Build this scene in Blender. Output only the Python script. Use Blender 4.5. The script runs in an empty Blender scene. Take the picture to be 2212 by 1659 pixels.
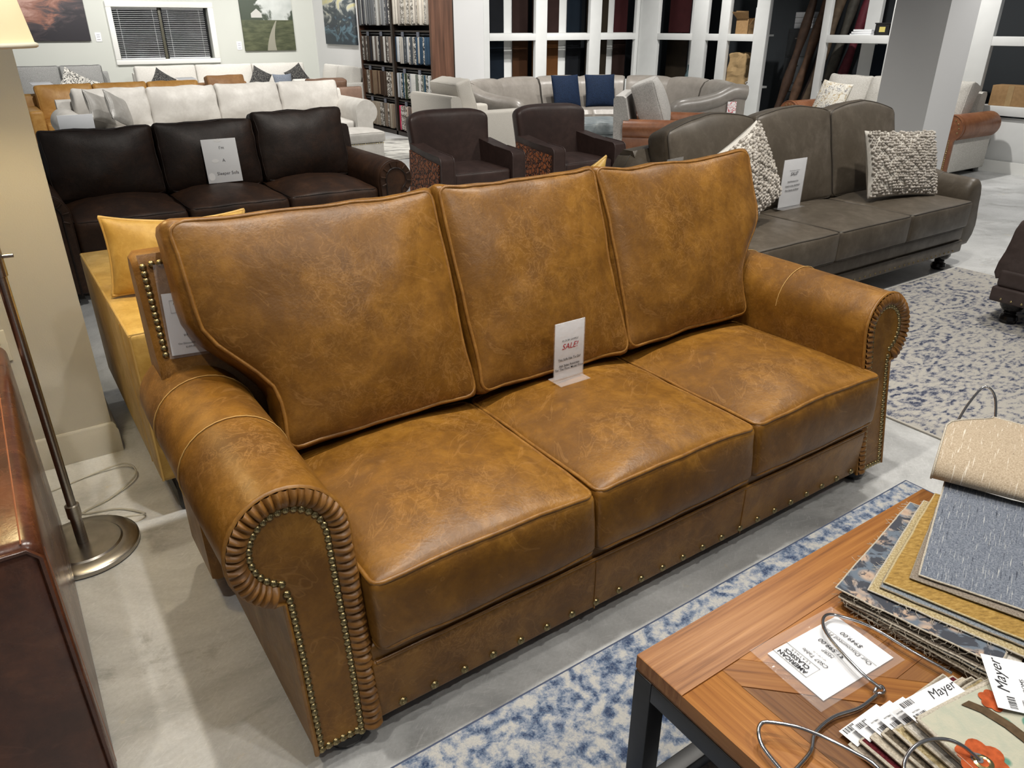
import bpy, bmesh, math, random
import numpy as np
from math import sin, cos, pi, radians
from mathutils import Vector, Matrix, noise

# ------------------------------------------------------------------ camera, world, lights, exposure
SC = bpy.context.scene
COL = SC.collection
cam_d = bpy.data.cameras.new('camera')
cam_d.sensor_fit = 'HORIZONTAL'; cam_d.sensor_width = 36.0
cam_d.lens = 36.0 * 1607.0 / 2212.0
cam_d.clip_start = 0.05; cam_d.clip_end = 100
cam = bpy.data.objects.new('camera', cam_d); COL.objects.link(cam)
cam.location = (0, 0, 1.55)
cam.rotation_euler = (radians(90 - 25.66), 0, radians(55.6 - 90))
SC.camera = cam

world = bpy.data.worlds.new('showroom_air'); SC.world = world
world.use_nodes = True
bg = world.node_tree.nodes['Background']
bg.inputs[0].default_value = (0.93, 0.96, 1.0, 1); bg.inputs[1].default_value = 0.13

SC.view_settings.view_transform = 'Standard'
SC.view_settings.look = 'None'
SC.view_settings.exposure = 0.0
SC.view_settings.gamma = 1.0
SC.view_settings.use_curve_mapping = False

def spot(loc, target, watts, size=70, blend=0.5, rad=0.05, color=(1, 0.95, 0.87)):
    d = bpy.data.lights.new('track_or_fill_spot', 'SPOT'); d.energy = watts; d.color = color
    d.spot_size = radians(size); d.spot_blend = blend; d.shadow_soft_size = rad
    o = bpy.data.objects.new('track_or_fill_spot', d); COL.objects.link(o)
    o.location = loc
    o.rotation_euler = (Vector(target) - Vector(loc)).to_track_quat('-Z', 'Y').to_euler()
    return o

# ceiling track over the tan sofa and the table, plus an added front fill
for x_, w_ in ((0.62, 125), (1.5, 120), (2.45, 125)):
    spot((x_, 1.62, 3.3), (x_ + 0.05, 1.45, 0.3), w_, 100, 0.8, 0.045)
spot((1.7, -0.7, 3.3), (1.5, 1.6, 0.6), 85, 80, 0.8, 0.05)  # front fill added from the camera side for back cushions and table
spot((0.9, 0.1, 3.3), (1.3, 0.3, 0.4), 95, 80, 0.8, 0.05)
spot((-0.5, 0.9, 3.3), (-0.15, 1.5, 0.0), 75, 80, 0.8, 0.05)
# over the mustard and dark sofas, the barrel chairs and the taupe sofa
spot((0.6, 3.1, 3.3), (0.45, 2.95, 0.5), 80, 70, 0.8, 0.05, (1, 0.88, 0.66))
spot((1.3, 4.2, 3.3), (1.3, 5.4, 0.4), 100, 95, 0.8, 0.05)
spot((2.5, 4.5, 3.3), (3.3, 5.8, 0.4), 150, 95, 0.8, 0.05)  # added from the left to brighten the chairs' crackle panels
spot((3.6, 1.9, 3.3), (3.7, 2.6, 0.3), 150, 100, 0.8, 0.05)
spot((5.2, 1.8, 3.3), (5.0, 2.5, 0.3), 170, 100, 0.8, 0.05)
spot((5.0, 4.0, 3.3), (4.9, 5.0, 0.3), 120, 100, 0.8, 0.05)
# far end of the showroom
for p_, q_, w_ in (((1.2, 8.6, 3.3), (1.4, 10.2, 0.5), 230), ((3.4, 8.5, 3.3), (3.4, 10.2, 0.5), 230), ((4.6, 9.6, 3.3), (5.5, 11.2, 1.0), 220), ((1.2, 13.0, 3.3), (1.3, 15.0, 0.9), 220),
                   ((3.4, 13.0, 3.3), (3.4, 15.0, 0.9), 220), ((4.9, 13.2, 3.3), (5.4, 14.6, 1.0), 180), ((5.6, 7.0, 3.3), (5.6, 8.2, 0.4), 190), ((6.9, 8.2, 3.3), (7.0, 10.0, 0.7), 240),
                   ((8.2, 7.8, 3.3), (9.0, 9.2, 0.7), 240), ((7.2, 5.2, 3.3), (7.0, 6.4, 0.4), 150), ((8.2, 5.2, 3.3), (9.5, 5.4, 0.7), 230), ((7.4, 2.4, 3.3), (7.4, 3.2, 0.0), 190)):
    spot(p_, q_, w_ * 1.35, 105, 0.8, 0.06, (1, 0.97, 0.92))

# ------------------------------------------------------------------ node material helpers
MATS = {}
class NT:
    def __init__(s, name):
        s.m = bpy.data.materials.new(name); s.m.use_nodes = True
        s.t = s.m.node_tree; s.n = s.t.nodes; s.l = s.t.links
        s.b = s.n['Principled BSDF']
    def new(s, typ, **kw):
        nd = s.n.new(typ)
        for k, v in kw.items():
            if k in nd.inputs.keys(): nd.inputs[k].default_value = v
            else: setattr(nd, k, v)
        return nd
    def link(s, a, b): s.l.new(a, b)
    def coord(s, scale=(1, 1, 1), rot=(0, 0, 0)):
        tc = s.new('ShaderNodeTexCoord'); src = tc.outputs['Object']
        if any(rot):
            mr = s.new('ShaderNodeMapping'); mr.inputs['Rotation'].default_value = rot
            s.link(src, mr.inputs['Vector']); src = mr.outputs[0]
        mp = s.new('ShaderNodeMapping'); mp.inputs['Scale'].default_value = scale
        s.link(src, mp.inputs['Vector']); return mp.outputs[0]
    def noise(s, vec, scale, detail=4, rough=0.5, dist=0.0):
        nd = s.new('ShaderNodeTexNoise'); s.link(vec, nd.inputs['Vector'])
        nd.inputs['Scale'].default_value = scale; nd.inputs['Detail'].default_value = detail
        nd.inputs['Roughness'].default_value = rough; nd.inputs['Distortion'].default_value = dist
        return nd.outputs['Fac']
    def ramp(s, fac, stops, interp='LINEAR'):
        nd = s.new('ShaderNodeValToRGB'); nd.color_ramp.interpolation = interp
        e = nd.color_ramp.elements
        while len(e) < len(stops): e.new(0.5)
        for i, (p, c) in enumerate(stops):
            e[i].position = p
            e[i].color = (c[0], c[1], c[2], 1) if not isinstance(c, (int, float)) else (c, c, c, 1)
        s.link(fac, nd.inputs[0]); return nd.outputs[0]
    def mix(s, fac, a, b, blend='MIX'):
        nd = s.new('ShaderNodeMix', data_type='RGBA', blend_type=blend)
        for sock, v in ((nd.inputs[0], fac), (nd.inputs[6], a), (nd.inputs[7], b)):
            if isinstance(v, (int, float)): sock.default_value = v
            elif isinstance(v, tuple): sock.default_value = (*v[:3], 1)
            else: s.link(v, sock)
        return nd.outputs[2]
    def math(s, op, a, b=0.0, c=0.0):
        nd = s.new('ShaderNodeMath', operation=op)
        for sock, v in zip(nd.inputs, (a, b, c)):
            if isinstance(v, (int, float)): sock.default_value = v
            else: s.link(v, sock)
        return nd.outputs[0]
    def bump(s, h, strength=0.2, dist=0.01):
        nd = s.new('ShaderNodeBump'); nd.inputs['Strength'].default_value = strength
        nd.inputs['Distance'].default_value = dist
        s.link(h, nd.inputs['Height']); s.link(nd.outputs[0], s.b.inputs['Normal'])
    def out(s, color=None, rough=None, metal=None, spec=None):
        for k, v in (('Base Color', color), ('Roughness', rough), ('Metallic', metal), ('Specular IOR Level', spec)):
            if v is None: continue
            if isinstance(v, (int, float)): s.b.inputs[k].default_value = v
            elif isinstance(v, tuple): s.b.inputs[k].default_value = (*v[:3], 1)
            else: s.link(v, s.b.inputs[k])
        return s.m

def plain(name, c, rough=0.5, metal=0.0, spec=0.5, grain=0.0, scale=40):
    if name in MATS: return MATS[name]
    t = NT(name); v = t.coord()
    f = t.noise(v, scale, 4)
    a = tuple(x * (1 - grain) for x in c); b = tuple(min(1, x * (1 + grain)) for x in c)
    t.out(t.ramp(f, [(0.3, a), (0.7, b)]), rough, metal, spec)
    MATS[name] = t.m; return t.m

def leather(name, dark, mid, light, rough=0.38, scale=5.0, scratch=0.35, bump=0.12, spec=0.5):
    t = NT(name); v = t.coord()
    n1 = t.noise(v, scale, 9, 0.66, 0.5)
    c = t.ramp(n1, [(0.28, dark), (0.5, mid), (0.72, light)])
    n5 = t.noise(v, scale * 3.2, 7, 0.7, 0.3)
    c = t.mix(t.ramp(n5, [(0.38, 0.55), (0.55, 0.0)]), c, dark)
    c = t.mix(t.ramp(n5, [(0.56, 0.0), (0.74, 0.45)]), c, light)
    if scratch > 0:
        v2 = t.coord((1, 1, 1), (0.5, 0.3, 0.8))
        r = t.noise(v2, scale * 5.5, 9, 0.66, 1.2)
        rid = t.math('SUBTRACT', 1.0, t.math('MULTIPLY', t.math('ABSOLUTE', t.math('SUBTRACT', r, 0.5)), 30))
        rid = t.math('MAXIMUM', rid, 0.0)
        area = t.ramp(t.noise(v2, scale * 0.8, 3), [(0.42, 0.0), (0.68, 1.0)])
        fac = t.math('MULTIPLY', t.math('MULTIPLY', rid, area), scratch * 0.7)
        hl = tuple(min(1, x * 1.35 + 0.05) for x in light)
        c = t.mix(fac, c, hl)
        v3 = t.coord((7, 0.9, 3.5), (0.7, 0.2, 0.9))
        r3 = t.noise(v3, scale * 0.9, 2, 0.4, 0.8)
        rid3 = t.math('MAXIMUM', t.math('SUBTRACT', 1.0, t.math('MULTIPLY', t.math('ABSOLUTE', t.math('SUBTRACT', r3, 0.62)), 60)), 0.0)
        c = t.mix(t.math('MULTIPLY', rid3, scratch * 0.4), c, hl)
    fine = t.noise(v, 150, 3)
    wr = t.noise(v, scale * 3, 5, 0.6, 0.4)
    t.bump(t.math('ADD', t.math('MULTIPLY', fine, 0.25), wr), bump, 0.012)
    ro = t.ramp(n1, [(0.3, rough + 0.08), (0.7, max(0.05, rough - 0.06))])
    t.out(c, ro, 0.0, spec); return t.m

def fabric(name, a, b, rough=0.9, scale=120, bump=0.3, big=None):
    t = NT(name); v = t.coord()
    f = t.noise(v, scale, 3, 0.7)
    c = t.ramp(f, [(0.35, a), (0.65, b)])
    if big:
        c = t.mix(t.ramp(t.noise(v, 6, 3), [(0.4, 0.0), (0.7, 0.5)]), c, big)
    t.bump(f, bump, 0.004); t.out(c, rough, 0, 0.2); return t.m

# ------------------------------------------------------------------ mesh helpers
def mesh_obj(name, verts, faces, mat, parent=None, smooth=True, angle=40):
    me = bpy.data.meshes.new(name)
    me.from_pydata([tuple(map(float, v)) for v in verts], [], [tuple(map(int, f)) for f in faces])
    me.update()
    if smooth:
        me.polygons.foreach_set('use_smooth', [True] * len(me.polygons))
        try: me.set_sharp_from_angle(angle=radians(angle))
        except Exception: pass
    if mat is not None: me.materials.append(mat)
    o = bpy.data.objects.new(name, me); COL.objects.link(o)
    if parent is not None: o.parent = parent
    return o

class MB:
    def __init__(s): s.v = []; s.f = []
    def add(s, verts, faces, M=None):
        k = len(s.v)
        for p in verts:
            s.v.append(tuple(M @ Vector(p)) if M is not None else tuple(p))
        s.f += [tuple(i + k for i in f) for f in faces]
        return s
    def build(s, name, mat, parent=None, smooth=True, angle=40):
        return mesh_obj(name, s.v, s.f, mat, parent, smooth, angle)

def box_vf(x0, x1, y0, y1, z0, z1):
    v = [(x, y, z) for z in (z0, z1) for y in (y0, y1) for x in (x0, x1)]
    return v, [(0, 2, 3, 1), (4, 5, 7, 6), (0, 1, 5, 4), (2, 6, 7, 3), (0, 4, 6, 2), (1, 3, 7, 5)]

def rbox_vf(w, d, h, r, n=(2, 2, 2), rs=2):
    """rounded box centred on the origin; n = inner segments per axis, rs = segments on each rounding"""
    half = (w / 2, d / 2, h / 2); axes = []
    for a in range(3):
        H = half[a]; rr = min(r, H * 0.999)
        lo = [-H + rr * (1 - cos(i * pi / 2 / rs)) for i in range(rs)]
        mid = list(np.linspace(-H + rr, H - rr, n[a] + 1))
        axes.append(lo + mid + [-x for x in reversed(lo)])
    idx = {}; V = []; F = []
    def vid(i, j, k):
        key = (i, j, k)
        if key not in idx:
            idx[key] = len(V); V.append((axes[0][i], axes[1][j], axes[2][k]))
        return idx[key]
    N = [len(a) - 1 for a in axes]
    for s, K in ((0, 0), (1, N[2])):
        for i in range(N[0]):
            for j in range(N[1]):
                q = [vid(i, j, K), vid(i + 1, j, K), vid(i + 1, j + 1, K), vid(i, j + 1, K)]
                F.append(tuple(q if s else q[::-1]))
    for s, J in ((0, 0), (1, N[1])):
        for i in range(N[0]):
            for k in range(N[2]):
                q = [vid(i, J, k), vid(i + 1, J, k), vid(i + 1, J, k + 1), vid(i, J, k + 1)]
                F.append(tuple(q[::-1] if s else q))
    for s, I in ((0, 0), (1, N[0])):
        for j in range(N[1]):
            for k in range(N[2]):
                q = [vid(I, j, k), vid(I, j + 1, k), vid(I, j + 1, k + 1), vid(I, j, k + 1)]
                F.append(tuple(q if s else q[::-1]))
    P = np.array(V); hh = np.array(half); rr = np.minimum(r, hh * 0.999)
    inner = np.clip(P, -(hh - rr), hh - rr); dlt = P - inner
    L = np.linalg.norm(dlt / rr, axis=1); L[L == 0] = 1
    m = np.abs(dlt).max(axis=1) > 1e-9
    # push onto the rounding
    nrm = dlt / rr
    ln = np.linalg.norm(nrm, axis=1, keepdims=True); ln[ln == 0] = 1
    P[m] = (inner + nrm / ln * rr)[m]
    return P, F

def rbox(name, mat, parent, c, dims, r=0.01, n=(1, 1, 1), rot=None, rs=2):
    P, F = rbox_vf(*dims, r, n, rs)
    o = mesh_obj(name, P, F, mat, parent)
    o.location = c
    if rot: o.rotation_euler = rot
    return o

def box(name, mat, parent, x0, x1, y0, y1, z0, z1):
    v, f = box_vf(x0, x1, y0, y1, z0, z1)
    return mesh_obj(name, v, f, mat, parent, False)

def tube_vf(path, r, n=8, closed=False, cap=True, up=(0, 0, 1)):
    pts = [Vector(p) for p in path]; m = len(pts); V = []; F = []
    rad = r if isinstance(r, (list, tuple)) else [r] * m
    prev = None
    for i, p in enumerate(pts):
        if closed: t = (pts[(i + 1) % m] - pts[i - 1])
        else: t = (pts[min(i + 1, m - 1)] - pts[max(i - 1, 0)])
        t.normalize()
        if prev is None:
            u = Vector(up); u = u - t * u.dot(t)
            if u.length < 1e-3: u = Vector((1, 0, 0)); u = u - t * u.dot(t)
        else:
            u = prev - t * prev.dot(t)
            if u.length < 1e-6: u = prev
        u.normalize(); prev = u; w = t.cross(u)
        for k in range(n):
            a = 2 * pi * k / n
            V.append(p + (u * cos(a) + w * sin(a)) * rad[i])
    rng = m if closed else m - 1
    for i in range(rng):
        j = (i + 1) % m
        for k in range(n):
            F.append((i * n + k, i * n + (k + 1) % n, j * n + (k + 1) % n, j * n + k))
    if cap and not closed:
        F.append(tuple(range(n - 1, -1, -1))); F.append(tuple((m - 1) * n + k for k in range(n)))
    return V, F

def tube(name, mat, parent, path, r, n=8, closed=False):
    v, f = tube_vf(path, r, n, closed)
    return mesh_obj(name, v, f, mat, parent, True, 60)

def lathe(name, mat, parent, prof, n=24, loc=(0, 0, 0)):
    V = []; F = []
    for (r, z) in prof:
        for k in range(n):
            a = 2 * pi * k / n; V.append((r * cos(a), r * sin(a), z))
    m = len(prof)
    for i in range(m - 1):
        for k in range(n):
            F.append((i * n + k, i * n + (k + 1) % n, (i + 1) * n + (k + 1) % n, (i + 1) * n + k))
    F.append(tuple(range(n - 1, -1, -1))); F.append(tuple((m - 1) * n + k for k in range(n)))
    o = mesh_obj(name, V, F, mat, parent, True, 35); o.location = loc; return o

def prism_vf(poly, fn0, fn1):
    """poly: 2D outline (counter-clockwise seen from the front); fn0/fn1 map 2D -> 3D for both ends"""
    n = len(poly)
    V = [fn0(p) for p in poly] + [fn1(p) for p in poly]
    F = [tuple(range(n)), tuple(range(2 * n - 1, n - 1, -1))]
    for i in range(n):
        j = (i + 1) % n; F.append((i, i + n, j + n, j))
    return V, F

def fix_normals(o):
    bm = bmesh.new(); bm.from_mesh(o.data); bmesh.ops.recalc_face_normals(bm, faces=bm.faces)
    bm.to_mesh(o.data); bm.free()
    try: o.data.set_sharp_from_angle(angle=radians(40))
    except Exception: pass
    return o

def empty(name, loc=(0, 0, 0), rz=0.0, label=None, cat=None, group=None, kind=None):
    o = bpy.data.objects.new(name, None); COL.objects.link(o)
    o.location = loc; o.rotation_euler = (0, 0, rz); o.empty_display_size = 0.1
    return tag(o, label, cat, group, kind)

def tag(o, label=None, cat=None, group=None, kind=None):
    if label: o['label'] = label
    if cat: o['category'] = cat
    if group: o['group'] = group
    if kind: o['kind'] = kind
    return o

def copy_tree(o, parent=None):
    c = o.copy(); COL.objects.link(c); c.parent = parent
    for ch in list(o.children): copy_tree(ch, c)
    return c

def text(parent, body, size, loc, rot, mat, align='CENTER', shear=0.0, bold=0.0, name='lettering', space=1.0):
    cu = bpy.data.curves.new(name, 'FONT'); cu.body = body; cu.size = size
    cu.align_x = align; cu.align_y = 'CENTER'; cu.shear = shear; cu.offset = bold; cu.space_character = space
    cu.resolution_u = 3
    cu.materials.append(mat)
    tmp = bpy.data.objects.new(name, cu)
    me = bpy.data.meshes.new_from_object(tmp); bpy.data.objects.remove(tmp); bpy.data.curves.remove(cu)
    me.materials.clear(); me.materials.append(mat)
    o = bpy.data.objects.new(name, me); COL.objects.link(o)
    o.parent = parent; o.location = loc; o.rotation_euler = rot
    return o

def smooth01(x, a, b):
    t = min(1, max(0, (x - a) / (b - a))); return t * t * (3 - 2 * t)

def cushion(name, mat, parent, dims, r=0.03, bulge=(0, 0, 0), n=(14, 6, 10), pipe='z', pr=0.0055, pipe_mat=None,
            loc=(0, 0, 0), rot=(0, 0, 0), fn=None, wr=0.0, seed=0, pinch=0.0, pipe_sides=(1, -1), wfreq=7.0):
    """upholstered cushion: rounded box with bulging faces, welt cords at two seams and soft wrinkles"""
    w, d, h = dims; hh = np.array([w / 2, d / 2, h / 2])
    P, F = rbox_vf(w, d, h, r, n, 3)
    def deform(P):
        P = np.array(P, float); S = np.clip(P / hh, -1, 1); Q = P.copy()
        for a in range(3):
            b, c = [(1, 2), (0, 2), (0, 1)][a]
            amp = bulge[a]
            f = (1 - np.abs(S[:, b]) ** 2.6) * (1 - np.abs(S[:, c]) ** 2.6)
            if isinstance(amp, tuple): A = np.where(S[:, a] > 0, amp[0], amp[1])
            else: A = amp
            Q[:, a] += A * f * S[:, a]
        if pinch:
            b, c = {'z': (0, 1), 'y': (0, 2), None: (0, 2)}[pipe]
            cor = (np.abs(S[:, b]) * np.abs(S[:, c])) ** 5
            Q[:, b] += pinch * cor * np.sign(S[:, b]); Q[:, c] += pinch * cor * np.sign(S[:, c])
        if wr:
            for i in range(len(Q)):
                e = Vector((Q[i][0] * wfreq + seed * 3.1, Q[i][1] * wfreq, Q[i][2] * wfreq + seed))
                dn = noise.noise_vector(e) * wr + noise.noise_vector(e * 2.7) * wr * 0.35
                Q[i] += np.array(dn)
        if fn is not None:
            for i in range(len(Q)): Q[i] = fn(Q[i], S[i])
        return Q
    o = mesh_obj(name, deform(P), F, mat, parent, True, 70)
    o.location = loc; o.rotation_euler = rot
    if pipe and pr > 0:
        a = {'z': 2, 'y': 1}[pipe]; b, c = {'z': (0, 1), 'y': (0, 2)}[pipe]
        e = r * 0.29
        for sgn in pipe_sides:
            path = []
            B, C, rr = hh[b] - e, hh[c] - e, max(r * 1.2, 0.02)
            for (cx, cy, a0) in ((B - rr, C - rr, 0), (-B + rr, C - rr, 90), (-B + rr, -C + rr, 180), (B - rr, -C + rr, 270)):
                nxt = {0: ((B - rr, C), (-B + rr, C)), 90: ((-B, C - rr), (-B, -C + rr)), 180: ((-B + rr, -C), (B - rr, -C)), 270: ((B, -C + rr), (B, C - rr))}[a0]
                for k in range(5):
                    an = radians(a0 + 90 * k / 4); path.append((cx + rr * cos(an), cy + rr * sin(an)))
                (xa, ya), (xb, yb) = nxt
                for k in range(1, 12):
                    path.append((xa + (xb - xa) * k / 12, ya + (yb - ya) * k / 12))
            P3 = np.zeros((len(path), 3))
            P3[:, b] = [p[0] for p in path]; P3[:, c] = [p[1] for p in path]; P3[:, a] = sgn * (hh[a] - e)
            v, f = tube_vf(deform(P3), pr, 6, True)
            mesh_obj('welt_cord', v, f, pipe_mat or mat, o, True, 80)
    return o

def pillow(name, mat, parent, w, h, t, loc, rot, n=14, pinch=0.10, wr=0.0, seed=0, cord=None, cord_mat=None, droop=0.0):
    """knife-edge throw pillow, face in local XZ, thickness along Y"""
    V = []; F = []; N = n + 1
    for side in (-1, 1):
        for j in range(N):
            for i in range(N):
                u = sin((i / n * 2 - 1) * pi / 2 * 0.999); v = sin((j / n * 2 - 1) * pi / 2 * 0.999)
                x = u * w / 2 * (1 - pinch * (1 - v * v) * abs(u)); z = v * h / 2 * (1 - pinch * (1 - u * u) * abs(v))
                y = side * t / 2 * (max(0, (1 - u * u) * (1 - v * v))) ** 0.42
                if droop: z -= droop * (1 - u * u) * (v > 0) * v
                if wr:
                    q = noise.noise_vector(Vector((x * 9 + seed, y * 9 + side, z * 9))) * wr
                    x += q.x * (1 - u * u); y += q.y; z += q.z * (1 - v * v)
                V.append((x, y, z))
    for s in (0, 1):
        for j in range(n):
            for i in range(n):
                a = s * N * N + j * N + i; q = (a, a + 1, a + N + 1, a + N)
                F.append(q if s == 0 else q[::-1])
    bm = bmesh.new()
    vs = [bm.verts.new(v) for v in V]
    for f in F: bm.faces.new([vs[i] for i in f])
    bmesh.ops.remove_doubles(bm, verts=bm.verts, dist=0.0006)
    me = bpy.data.meshes.new(name); bm.to_mesh(me); bm.free()
    me.polygons.foreach_set('use_smooth', [True] * len(me.polygons)); me.materials.append(mat)
    o = bpy.data.objects.new(name, me); COL.objects.link(o); o.parent = parent
    o.location = loc; o.rotation_euler = rot
    if cord:
        edge = [j * N for j in range(N)][::-1]
        ring = [V[i] for i in range(N)] + [V[j * N + n] for j in range(1, N)] + [V[n * N + i] for i in range(n - 1, -1, -1)] + [V[j * N] for j in range(n - 1, 0, -1)]
        v, f = tube_vf(ring, cord, 6, True); mesh_obj('welt_cord', v, f, cord_mat or mat, o, True, 80)
    return o

_nail = {}
def nail_mesh(r, mat):
    key = (round(r, 5), mat.name)
    if key in _nail: return _nail[key]
    V = []; F = []; n = 8; rings = [(1.0, 0.0), (0.86, 0.35), (0.5, 0.62)]
    for rr, z in rings:
        for k in range(n): V.append((r * rr * cos(2 * pi * k / n), r * rr * sin(2 * pi * k / n), z * r * 0.9))
    V.append((0, 0, 0.72 * r * 0.9))
    for i in range(2):
        for k in range(n): F.append((i * n + k, i * n + (k + 1) % n, (i + 1) * n + (k + 1) % n, (i + 1) * n + k))
    for k in range(n): F.append((2 * n + k, 2 * n + (k + 1) % n, 3 * n))
    me = bpy.data.meshes.new('nailhead'); me.from_pydata(V, [], F); me.update()
    me.polygons.foreach_set('use_smooth', [True] * len(me.polygons)); me.materials.append(mat)
    _nail[key] = me; return me

def nail(parent, p, direction, r, mat):
    o = bpy.data.objects.new('nailhead', nail_mesh(r, mat)); COL.objects.link(o); o.parent = parent
    o.location = p; o.rotation_euler = Vector(direction).to_track_quat('Z', 'Y').to_euler()
    return o

def resample(pts, step):
    pts = [Vector(p) for p in pts]; L = [0]
    for a, b in zip(pts, pts[1:]): L.append(L[-1] + (b - a).length)
    n = max(1, int(round(L[-1] / step))); out = []
    for k in range(n + 1):
        d = L[-1] * k / n; i = 0
        while i < len(L) - 2 and L[i + 1] < d: i += 1
        t = (d - L[i]) / max(1e-9, L[i + 1] - L[i]); out.append(pts[i].lerp(pts[i + 1], min(1, t)))
    return out
# ------------------------------------------------------------------ materials
M_tan = leather('tan_leather', (0.114, 0.0465, 0.006), (0.205, 0.0885, 0.0105), (0.318, 0.149, 0.023), 0.4, 4.2, 0.5, 0.16, 0.42)
M_tan_pleat = leather('tan_pleat_leather', (0.14, 0.057, 0.01), (0.23, 0.10, 0.019), (0.32, 0.15, 0.036), 0.42, 9, 0.1, 0.05)
M_tan_cord = leather('tan_cord_leather', (0.16, 0.067, 0.01), (0.25, 0.11, 0.017), (0.34, 0.165, 0.033), 0.4, 14, 0.2, 0.05)
M_thread = plain('thread_gold', (0.55, 0.33, 0.1), 0.7)
M_brass = NT('antique_brass'); _v = M_brass.coord()
M_brass = M_brass.out(M_brass.ramp(M_brass.noise(_v, 300, 3), [(0.4, (0.14, 0.105, 0.045)), (0.65, (0.55, 0.44, 0.22))]), 0.32, 0.9)
M_brass_b = plain('polished_brass', (0.72, 0.6, 0.3), 0.22, 1.0)
M_black_wood = plain('ebony_wood', (0.008, 0.007, 0.007), 0.22, 0, 0.5)
M_white = plain('white_paint', (0.72, 0.73, 0.72), 0.45, 0, 0.4, 0.02, 8)
M_white_trim = plain('white_trim', (0.8, 0.8, 0.77), 0.35)
M_paper = plain('white_paper', (0.83, 0.84, 0.86), 0.6, 0, 0.3, 0.015, 15)
M_ink = plain('black_ink', (0.02, 0.02, 0.025), 0.6)
M_ink_grey = plain('grey_ink', (0.13, 0.13, 0.15), 0.6)
M_ink_red = plain('red_ink', (0.5, 0.02, 0.03), 0.6)
M_chrome = plain('chrome', (0.5, 0.5, 0.51), 0.15, 1.0)
M_nickel = NT('brushed_nickel'); _v = M_nickel.coord((1, 1, 60))
M_nickel = M_nickel.out(M_nickel.ramp(M_nickel.noise(_v, 12, 3), [(0.3, (0.34, 0.32, 0.29)), (0.7, (0.5, 0.47, 0.43))]), 0.28, 1.0)

def glassy(name, c=(1, 1, 1), rough=0.03, trans=1.0, ior=1.45):
    t = NT(name); v = t.coord(); f = t.noise(v, 3, 1)
    t.out(t.ramp(f, [(0, c), (1, c)]), rough)
    t.b.inputs['Transmission Weight'].default_value = trans; t.b.inputs['IOR'].default_value = ior
    return t.m

def film(name, alpha=0.16, rough=0.08, c=(0.95, 0.95, 0.97)):
    t = NT(name); v = t.coord()
    wr = t.noise(v, 22, 3, 0.6, 1.5); t.bump(wr, 0.5, 0.01)
    t.out(c, rough, 0, 0.9); t.b.inputs['Alpha'].default_value = alpha
    return t.m
M_film = film('plastic_film', 0.07)
M_acrylic = film('clear_acrylic', 0.13, 0.04)


# concrete floor: cloudy grey with rubbed and yellowed patches
t = NT('polished_concrete'); v = t.coord()
n1 = t.noise(v, 1.5, 10, 0.68, 0.7)
c = t.ramp(n1, [(0.3, (0.28, 0.285, 0.285)), (0.45, (0.47, 0.475, 0.47)), (0.55, (0.58, 0.585, 0.58)), (0.7, (0.72, 0.725, 0.72))])
n2 = t.noise(t.coord((1, 1.6, 1), (0, 0, 0.4)), 2.3, 9, 0.74, 0.6)
c = t.mix(t.ramp(n2, [(0.56, 0.0), (0.68, 0.6)]), c, (0.17, 0.165, 0.145))
n3 = t.noise(t.coord((1, 1, 1), (0, 0, 1.2)), 3.4, 9, 0.8, 0.3)
c = t.mix(t.ramp(n3, [(0.61, 0.0), (0.69, 0.7)]), c, (0.62, 0.52, 0.31))
n4 = t.noise(t.coord((40, 5, 1), (0, 0, 0.9)), 2.0, 4, 0.6, 2.5)
c = t.mix(t.ramp(n4, [(0.58, 0.0), (0.68, 0.3)]), c, (0.76, 0.76, 0.75))
n6 = t.noise(t.coord((5, 40, 1), (0, 0, 0.3)), 2.0, 4, 0.6, 2.5)
c = t.mix(t.ramp(n6, [(0.58, 0.0), (0.68, 0.3)]), c, (0.72, 0.72, 0.71))
c = t.mix(t.ramp(t.noise(v, 90, 4, 0.7), [(0.3, 0.25), (0.6, 0.0)]), c, (0.3, 0.3, 0.29))
t.bump(t.noise(v, 60, 5), 0.05, 0.004)
M_floor = t.out(c, t.ramp(n1, [(0.3, 0.34), (0.7, 0.5)]), 0, 0.45)

def wall_paint(name, c, bump=0.1):
    t = NT(name); v = t.coord(); f = t.noise(v, 1.3, 4)
    a = tuple(x * 0.97 for x in c)
    t.bump(t.noise(v, 240, 3), bump, 0.003)
    return t.out(t.ramp(f, [(0.3, a), (0.7, c)]), 0.6, 0, 0.3)
M_wall_green = wall_paint('wall_pale_sage', (0.60, 0.615, 0.57))
M_wall_white = wall_paint('wall_white', (0.74, 0.74, 0.74))
M_wall_cream = wall_paint('pillar_cream', (0.60, 0.575, 0.50), 0.2)
M_wall_grey = wall_paint('pillar_grey', (0.60, 0.60, 0.60))
M_dark = wall_paint('dark_storage', (0.035, 0.04, 0.045))

# ------------------------------------------------------------------ structure
def structure(o): return tag(o, kind='structure')

structure(box('floor', M_floor, None, -7, 12, -4, 16, -0.1, 0))

# back wall with a window opening x 2.35-3.92, z 1.03-1.85
mb = MB()
for b in ((-6, 2.35, 15.4, 15.55, 0, 3.3), (3.92, 6.05, 15.4, 15.55, 0, 3.3), (2.35, 3.92, 15.4, 15.55, 0, 1.03), (2.35, 3.92, 15.4, 15.55, 1.85, 3.3)):
    mb.add(*box_vf(*b))
structure(mb.build('wall_back', M_wall_green, None, False))
structure(box('wall_right', M_wall_white, None, 5.9, 6.05, 10.5, 15.4, 0, 3.3))
structure(box('wall_end', M_wall_white, None, 5.86, 6.62, 10.42, 10.6, 0, 3.3))

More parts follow.
